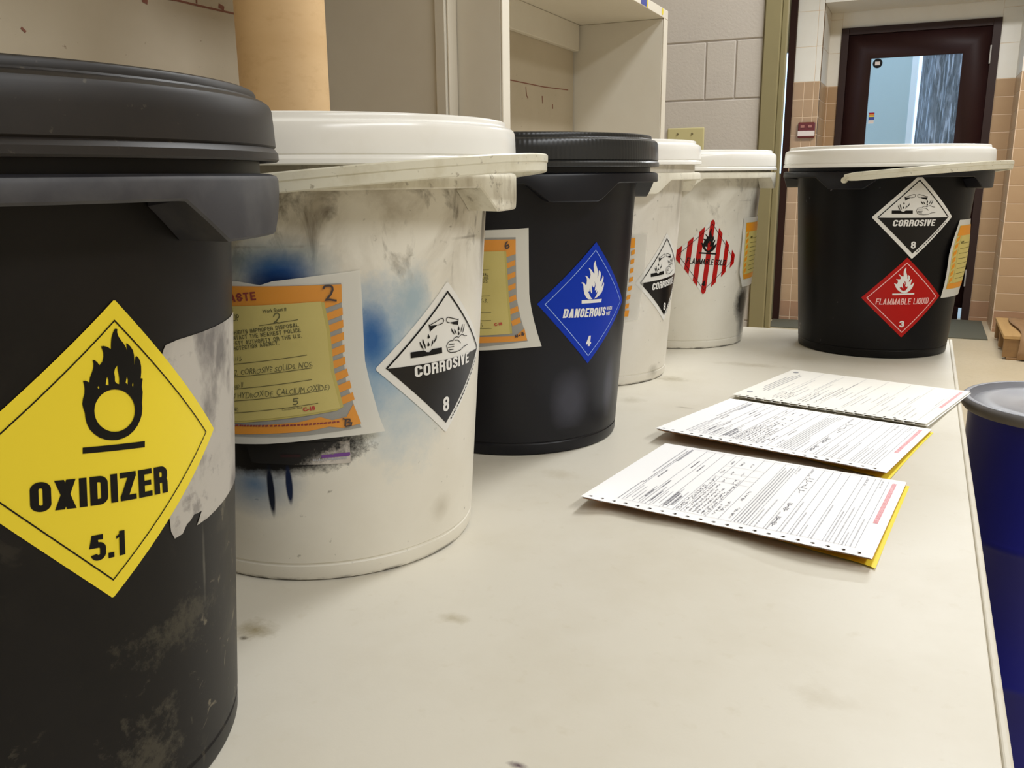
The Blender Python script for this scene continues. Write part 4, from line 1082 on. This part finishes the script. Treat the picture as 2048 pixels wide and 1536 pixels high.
# worn old label under the spray paint
lb = Art().poly([(-.0555, .1000), (.0122, .0990), (.0122, .0835), (-.052, .0850)]).build('worn_label', MT['label_dirty'], PB, lambda s, z: cone(s, z, .0003), dx=.005)
lb['label'] = 'sprayed-over white sticker with a purple band'
lb.data.materials[0] = NT('sprayed_label', (206, 198, 188), 0.6).m
t = NT('sprayed_label_paint', (206, 198, 188), 0.6); uv, th, z = t.cyl(); nf = t.noise(140, 3, 0.8)
t.layer(30, 0.45, 0.7, (160, 150, 138), 0.6, 6)
t.mix(t.blob(uv, (-.46, .095), (.46, .026), nf, .22, .1, 3.0), (18, 16, 15)); t.mix(t.blob(uv, (-.10, .100), (.30, .015), nf, .6, 0, 1.8), (22, 19, 18))
lb.data.materials[0] = t.m
Art().poly([(-.0062, .0903), (.0005, .0907), (.0009, .0900), (.0020, .0908), (.0119, .0910), (.0121, .0888), (.0110, .0884), (-.0060, .0884)]).build('purple_band', MT['purple'], lb, lambda s, z: cone(s, z, .0005), dx=.005)
Art().poly([(-.032, .0915), (-.019, .0915), (-.019, .0896), (-.032, .0896)]).build('sprayed_band', MT['marker'], lb, lambda s, z: cone(s, z, .0005), dx=.005)
a = Art(); x = -.0115
while x < .0092:
    w = rr.uniform(.0005, .0011); a.rect(x, .0866, x + w, .0866 + rr.uniform(.0009, .0016)); x += w + rr.uniform(.0002, .0005)
a.build('web_address', MT['form_ink'], lb, lambda s, z: cone(s, z, .0005), dx=.005)['kind'] = 'stuff'

# pouch on the black pail with the blue placard
p = Pouch(PC, [(.218, .0134), (.1588, .0137), (.1356, .0173), (.1096, .0243)], .218, .109, .004)
p.o = p.add('document_pouch', Art().poly([(.0134, .218), (.0135, .188), (.0137, .1588), (.0152, .147), (.0173, .1356), (.0205, .1226), (.0243, .1096), (.005, .1085), (-.0340, .1055), (-.10, .1030), (-.10, .2140), (-.0270, .2161), (.0010, .2172)]), MT['pouch'], 0, parent=PC)
p.o['label'] = 'milky plastic pouch holding an orange striped waste slip'
p.add('grey_window', Art().poly([(-.10, .2080), (.0019, .2100), (.0018, .1971), (.0024, .1544), (.0055, .138), (.0118, .1150), (-.0319, .1090), (-.10, .1060)]), MT['grey_film'], 1)
p.add('orange_band', Art().poly([(-.10, .2065), (.0019, .2081), (.0018, .1950), (-.0070, .1920), (-.0078, .1972), (-.10, .1955)]), MT['orange'], 2)
p.add('orange_band', Art().poly([(-.10, .1160), (-.0315, .1186), (.001, .1200), (.0090, .1270), (.0113, .1157), (-.0319, .1128), (-.10, .1105)]), MT['orange'], 2)
for q in stripes(6, .191, .128, -.0205, -.0122, .0048, .0034): p.add('orange_stripe', q, MT['orange'], 2, rel=True)
p.add('slip_under', Art().poly([(-.10, .195), (-.0066, .1975), (-.0048, .159), (-.0018, .1225), (-.10, .1170)]), MT['slip_edge'], 3)
p.add('yellow_slip', Art().poly([(-.10, .1955), (-.0084, .1976), (-.0066, .159), (-.0038, .1221), (-.0317, .1200), (-.10, .1150)]), MT['slip'], 4)
a = Art()
for pb, zz in ((-.0222, .1810), (-.0212, .1571), (-.0205, .1419), (-.0206, .1345), (-.0198, .1271)): a.stroke([(-.09, zz - .004), (pb, zz)], .0004)
for t_, pb in (('FEDERAL LAW PROHIBITS IMPROPER DISPOSAL', (-.0227, .1757)), ('IF FOUND, CONTACT THE NEAREST POLICE', (-.0223, .1724)), ('OR PUBLIC SAFETY AUTHORITY OR THE U.S.', (-.0228, .1692))):
    bold_line_end(a, t_, (pb[0] - .05, pb[1] - .003), pb, .0025, .17, .62, .15)
p.add('slip_print', a, MT['print_olive'], 5)['kind'] = 'stuff'
a = Art().end_text('Y-3,', (-.0302, .1500), (-.0235, .1508), .0038, .9, -.005, .2, True).end_text('5', (-.0320, .1275), (-.0285, .1278), .0035, .9, -.005, .1, True)
p.add('handwriting', a, MT['pen'], 5)['kind'] = 'stuff'
p.add('red_code', Art().line_text('C-18', (-.0175, .1294), (-.0105, .1306), .0024, .05), MT['red_print'], 6)
a = Art().stroke([(-.0052, .2066), (-.0068, .2045), (-.0074, .2020), (-.0066, .2002), (-.0050, .2004), (-.0039, .2020), (-.0046, .2033), (-.0062, .2027), (-.0072, .2012)], .0011)
p.add('marker_number', a, MT['marker'], 6)
a = Art().stroke([(.0012, .1213), (.0010, .1196), (.0034, .1203)], .0011).stroke([(.0026, .1216), (.0024, .1188)], .0011).stroke([(.0040, .1206), (.0052, .1210)], .0010)
a.stroke([(.0062, .1228), (.0075, .1233), (.0073, .1220), (.0066, .1213), (.0078, .1210), (.0084, .1220), (.0074, .1222)], .0012)
p.add('marker_letter', a, MT['marker'], 6)['kind'] = 'stuff'
p.add('clear_front', Art().poly([(-.10, .2080), (.0022, .2090), (.0026, .1544), (.0122, .1150), (-.10, .1065)]), MT['window'], 8)

# pouch half hidden on the white pail behind it
p = Pouch(PD, [(.1933, .0777), (.1365, .0749), (.0854, .0669)], .1935, .085, .0015)
p.o = p.add('document_pouch', Art().poly([(.0777, .1933), (.0749, .1365), (.0669, .0854), (-.02, .083), (-.02, .192)]), MT['pouch_clear'], 0, parent=PD)
p.o['label'] = 'hazy clear pouch with an orange dashed slip edge'
p.add('orange_band', Art().rect(-.05, .176, -.0178, .188), MT['orange'], 2, rel=True)
p.add('orange_band', Art().rect(-.05, .091, -.0158, .0985), MT['orange'], 2, rel=True)
for q in stripes(7, .176, .0985, -.0220, -.0172, .0055, .0015): p.add('orange_stripe', q, MT['orange'], 2, rel=True)
p.add('yellow_slip', Art().rect(-.09, .0990, -.026, .178), MT['slip'], 3, rel=True)

# pouches that wrap round the right side of the two last pails
def side_pouch(parent, edge, zt, zb, lift, bulge, m0, n, width, label):
    p = Pouch(parent, edge, zt, zb, lift, bulge)
    a = Art().rect(0, zb, width, zt)
    p.o = p.add('document_pouch', a, MT['pouch'], 0, rel=True, parent=parent, dz=.006)
    p.o['label'] = label
    h = zt - zb
    p.add('label_sheet', Art().rect(m0, zb + h * .11, width - .012, zt - h * .07), MT['slip'], 1, rel=True, dz=.006)
    p.add('orange_band', Art().rect(m0 + .001, zt - h * .20, width - .013, zt - h * .075), MT['orange'], 2, rel=True, dz=.006)
    p.add('orange_band', Art().rect(m0 + .001, zb + h * .115, width - .013, zb + h * .185), MT['orange'], 2, rel=True, dz=.006)
    for q in stripes(n, zt - h * .20, zb + h * .19, m0 + .003, m0 + .0095, .0062, .0035): p.add('orange_stripe', q, MT['orange'], 2, rel=True, dz=.006)
    sl = p.add('yellow_slip', Art().rect(m0 + .0125, zb + h * .19, width - .02, zt - h * .20), MT['slip'], 2, rel=True, dz=.006)
    a = Art()
    for k in range(8): a.stroke([(m0 + .016, zt - h * (.30 + .065 * k)), (m0 + .055, zt - h * (.30 + .065 * k))], .0006)
    a.stroke([(m0 + .016, zt - h * .285), (m0 + .024, zt - h * .282)], .0022)
    p.add('slip_print', a, MT['print_olive'], 3, rel=True, dz=.006)['kind'] = 'stuff'
side_pouch(PE, [(.1973, .1089), (.1501, .1058), (.1158, .1036), (.1060, .1075), (.0916, .1141)], .198, .092, .003, .002, .0072, 7, .110, 'milky pouch with an orange striped slip wrapping round the right side')
side_pouch(PF, [(.1969, .1217), (.1766, .1105), (.1650, .1050), (.1488, .1008), (.1239, .1005), (.1059, .1000), (.0881, .0974)], .197, .0875, .002, .004, .0055, 7, .105, 'milky pouch with an orange striped slip wrapping round the right side')

# ================================================================ waste forms on the table
def manifest(label, cnr, tops, curl, white, seed, copies, title=False):
    """cnr: far-left, far-right, near-right, near-left at table level; x runs along the sheet, y from the near edge to the far edge"""
    FL, FR, NR, NL = [Vector(c) for c in cnr]
    LX = ((FR - FL).length + (NR - NL).length) / 2; LY = ((FL - NL).length + (FR - NR).length) / 2
    c0 = (FL + FR + NR + NL) / 4
    r = root('waste_form', (c0.x, c0.y, 0), 0, label, 'paper form', 'waste forms laid out on the table')
    def mapper(dz=0.0, sx=0.0, sy=0.0, sq=1.0):
        def f(x, y):
            u, v = x / LX, y / LY
            P = (1 - v) * ((1 - u) * NL + u * NR) + v * ((1 - u) * FL + u * FR)
            h = max(.0004, (tops + curl(u, v)) * sq + dz)
            P = P * (1 - (tops + curl(u, v)) / HC)          # seen corners were read at table level
            return (P.x - c0.x + sx, P.y - c0.y + sy, h)
        return f
    holes = []
    x = .007
    while x < LX - .005:
        holes.append([(x + .0017 * math.cos(t * PI / 4), .0050 + .0017 * math.sin(t * PI / 4)) for t in range(8)][::-1]); x += .0106
    def sheet(name, mat, mp):
        rg = random.Random(seed + 1); n = 46; low = name == 'yellow_copy'          # the bottom copy sits askew, back from the near edge
        edge = [(LX * k / n, (.026 * (1 - k / n) ** .6 if low else 0) + rg.uniform(-.0004, .0004)) for k in range(n + 1)]
        return Art().poly(edge + [(LX, LY), (0, LY)], [] if low else holes).build(name, mat, r, mp, .006, .006)
    k = 0
    for nm, mt_, dz, sx, sy, sq in copies: sheet(nm, mt_, mapper(dz, sx, sy, sq))
    top = sheet('top_sheet', white, mapper())
    rg = random.Random(seed)
    A, Lt, Pn, Rd = Art(), Art(), Art(), Art()
    y0, y1 = .0125, LY - .006
    def ticks(art, x, ya, yb, w=.0011, g=(.0004, .0016), gap=(.0003, .0007)):
        y = ya
        while y < yb:
            q = rg.uniform(*g); art.rect(x - w / 2, y, x + w / 2, min(yb, y + q)); y += q + rg.uniform(*gap)
    def scrawl(art, x, ya, yb, amp=.0013, w=.00042):
        y = ya; pts = []
        while y < yb:
            if rg.random() < .13 and len(pts) > 2: art.stroke(pts, w); pts = []; y += .0014
            pts.append((x + rg.uniform(-amp, amp), y)); y += rg.uniform(.0002, .0009)
        if len(pts) > 2: art.stroke(pts, w)
    u = lambda f: f * LX
    v = lambda f: y0 + (y1 - y0) * f
    if title:
        for xx, a_, b_ in ((.06, .30, .72), (.078, .22, .80), (.096, .18, .86), (.114, .20, .84)): ticks(A, u(xx), v(a_), v(b_), .0013)
        for yc in (.08, .93):
            A.poly([(u(.05) + .0035 * math.cos(t * PI / 6), v(yc) + .0035 * math.sin(t * PI / 6)) for t in range(12)])
        for k in range(26):
            xx = .16 + .031 * k
            a_ = rg.uniform(0, .45); ticks(Lt, u(xx), v(a_), v(min(1, a_ + rg.uniform(.12, .5))), .001)
            if k % 4 == 1: Lt.stroke([(u(xx + .012), v(0)), (u(xx + .012), v(1))], .00035)
        for xx, a_, b_ in ((.22, .02, .22), (.24, .02, .26), (.27, .02, .2), (.34, .02, .3), (.36, .02, .34), (.38, .02, .3), (.42, .04, .62), (.45, .3, .8)): scrawl(Pn, u(xx), v(a_), v(b_), .001)
    else:
        ticks(A, u(.115), v(.48), v(.99)); ticks(A, u(.132), v(.30), v(.96)); ticks(A, u(.125), v(.0), v(.32), .001)
        ticks(A, u(.145), v(.74), v(.98), .0020)
        for xx in (.14, .205, .245, .285, .335, .365, .455, .50, .545, .60, .655, .70, .735, .765, .80, .845, .865, .895, .915, .945):
            A.stroke([(u(xx), v(0)), (u(xx), v(1))], .00042)
        for yy in (0, 1): A.stroke([(u(.14), v(yy)), (u(.945), v(yy))], .0003)
        for yy in (.52, .60, .68, .80): Lt.stroke([(u(.335), v(yy)), (u(.50), v(yy))], .0004)
        for xx in (.15, .165, .18, .195, .215, .23, .255, .27, .295, .31, .322):
            ticks(Lt, u(xx), v(rg.uniform(0, .06)), v(rg.uniform(.16, .36)), .001)
        for xx, a_, b_ in ((.155, .42, .56), (.215, .28, .40), (.225, .66, .80), (.262, .62, .74), (.20, .10, .22), (.235, .05, .22), (.29, .04, .26), (.30, .04, .24), (.315, .06, .2)): ticks(Pn, u(xx), v(a_), v(b_), .0012)
        for xx in (.345, .355, .375, .39, .405, .42, .435, .447): scrawl(Pn, u(xx), v(.02), v(rg.uniform(.34, .60)), .0012)
        for xx in (.35, .39, .43):
            for a_ in (.52, .66, .84): scrawl(Pn, u(xx), v(a_), v(a_ + .07), .0012)
        for xx, a_ in ((.47, .04), (.485, .10), (.515, .30), (.53, .04)): scrawl(Pn, u(xx), v(a_), v(a_ + .16), .0014)
        for xx in (.555, .566, .577, .588): ticks(A, u(xx), v(.01), v(.98 - rg.uniform(0, .1)), .0010)
        for xx in (.61, .625, .665, .712, .745, .775, .81, .855, .88, .905, .93): ticks(Lt, u(xx), v(0), v(rg.uniform(.14, .5)), .0011)
        for xx in (.61, .66, .87, .925): 
            for a_ in (.86, .91, .95): ticks(Lt, u(xx), v(a_), v(a_ + .03), .0014)
        for a_, b_, am in ((.05, .19, .0016), (.27, .40, .0020), (.56, .84, .0034)):
            Pn.stroke([(u(.675) + am * math.sin(.42 * k) * (.45 + .55 * math.sin(.11 * k + seed)), v(a_) + (v(b_) - v(a_)) * k / 100 + .0016 * math.cos(.42 * k)) for k in range(101)], .00045)
    for k in range(3): ticks(Rd, u(.962) + k * .0012, v(.40 if title else .34), v(.97), .0011)
    for nm, art, mt_ in (('printed_lines', A, MT['form_ink']), ('fine_print', Lt, MT['form_light']), ('handwriting', Pn, MT['form_pen']), ('red_print', Rd, MT['form_red'])):
        art.build(nm, mt_, top, mapper(.00035), .012, .008)['kind'] = 'stuff'
    return r

W, CR, BR_, YL = MT['form_white'], MT['form_cream'], MT['form_brown'], MT['form_yellow']
cp = lambda q: [('yellow_copy', YL, -.0016, .0022 * q, .0016, .34), ('brown_copy', BR_, -.0009, .0010, .0016, .90), ('white_copy', W, -.0004, .0008, .0004, .97)]
manifest('nearest of the three waste forms, white over a yellow copy', ((-.215, .826, 0), (.007, .798, 0), (-.0118, .6192, 0), (-.241, .652, 0)), .0032,
         lambda u, v: .0050 * (1 - v) ** 3 * (1 + .35 * math.sin(9 * u + .6)) + .0036 * math.exp(-(u / .08) ** 2) * (1 - v) ** 4 - .0018 * math.exp(-((u - .14) / .1) ** 2) * (1 - v) ** 2 + .001 * math.sin(PI * v) * math.sin(PI * u) + .0012 * u, W, 11, cp(1.6))
manifest('middle waste form of the three, white with a curled corner over a yellow copy', ((-.191, 1.032, 0), (.0275, .984, 0), (-.010, .8185, 0), (-.239, .874, 0)), .0036,
         lambda u, v: .0075 * (1 - v) ** 3 * (1 + .25 * math.sin(7 * u)) + .0030 * math.exp(-(u / .1) ** 2) * (1 - v) ** 3 - .0035 * math.exp(-((u - 1) / .12) ** 2) * (1 - v) ** 4 + .0008 * u, W, 23, cp(1.3))
manifest('farthest waste form, cream, its corner sticking out past the table edge', ((-.1435, 1.226, 0), (.072, 1.180, 0), (.0235, 1.003, 0), (-.193, 1.053, 0)), .0022,
         lambda u, v: .0034 * (1 - v) ** 2 * (1 + .3 * math.sin(8 * u)) + .0012 * u, CR, 37, [('cream_copy', CR, -.0010, .001, -.0006, .8)], True)

# ================================================================ drum beside the table
D = root('drum', (.1895, 1.3205, FLOOR), 0, 'slim blue drum with a grey lid standing beyond the table edge', 'drum')
zt = -.0334 - FLOOR
lathe('shell', [(0, .004), (.106, .004), (.1095, .0), (.1125, .003), (.1125, .012), (.1095, .018), (.1095, zt * .34), (.1112, zt * .345), (.1122, zt * .355), (.1112, zt * .365), (.1095, zt * .37),
                (.1095, zt * .67), (.1112, zt * .675), (.1122, zt * .685), (.1112, zt * .695), (.1095, zt * .70), (.1095, zt - .020), (.112, zt - .014), (.112, zt - .010), (0, zt - .010)], MT['drum_blue'], D, 96)
dl = lathe('lid', [(0, zt - .0075), (.075, zt - .0070), (.083, zt - .0045), (.094, zt - .0050), (.103, zt - .0080), (.1075, zt - .0055), (.1105, zt - .0005), (.1140, zt), (.1165, zt - .001)], MT['drum_lid'], D, 96)
dl['label'] = 'grey lid with a dark stain in the middle'
lathe('locking_ring', [(.1166, zt - .0012), (.1185, zt - .003), (.1200, zt - .0075), (.1190, zt - .013), (.1160, zt - .0165), (.1122, zt - .0165), (.1122, zt - .014), (.1160, zt - .006), (.1166, zt - .0012)], MT['drum_ring'], D, 96)

# ================================================================ pallet by the tiled pier
PL = root('pallet', (.40, 4.70, FLOOR), 0, 'wooden pallet on the floor beside the tan tiled pier', 'pallet')
for y in (.0, .27, .54): box('stringer', (.004, y, .012), (.72, y + .035, .100), MT['wood_dark'], PL, .002)
for k in range(6): box('deck_board', (.0 + k * .125, -.004, .1003), (.105 + k * .125, .58, .118), MT['wood'], PL, .002)
for k in range(3): box('base_board', (.02 + k * .27, -.002, .0), (.11 + k * .27, .577, .0117), MT['wood_dark'], PL, .002)
wr = bmesh.new(); rg = random.Random(4); nx, ny = 24, 22; g = []
for i in range(nx + 1):
    ln = []
    for j in range(ny + 1):
        a_, b_ = i / nx, j / ny
        x = .062 + .68 * a_ + .012 * math.sin(6 * b_)
        d = b_ * .82                                        # path: floor at the front, up, then over the deck
        if d < .110: y, z = -.016 - .006 * math.sin(25 * a_), .006 + d
        else: y, z = -.012 + (d - .11) * .78, .1205 + .0020 * (1 + math.sin(11 * a_ + 4 * b_))
        if b_ > .12: x = x + .10 * max(0, .35 - b_) * 0
        if a_ < .05 and d > .11: z += .006
        z += rg.uniform(0, .0015); y += rg.uniform(-.001, .001) if d > .11 else rg.uniform(-.002, 0)
        ln.append(wr.verts.new((.40 + x, 4.70 + y, FLOOR + z)))
    g.append(ln)
for i in range(nx):
    for j in range(ny): wr.faces.new((g[i][j], g[i + 1][j], g[i + 1][j + 1], g[i][j + 1]))
wrap = link('wrapping_sheet', bm_mesh('wrapping_sheet', wr), MT['cardboard'], smooth=True)
sm = wrap.modifiers.new('thick', 'SOLIDIFY'); sm.thickness = .002 * S; sm.offset = 1
props(wrap, 'crumpled brown wrapping sheet draped over the wooden pallet', 'wrapping')
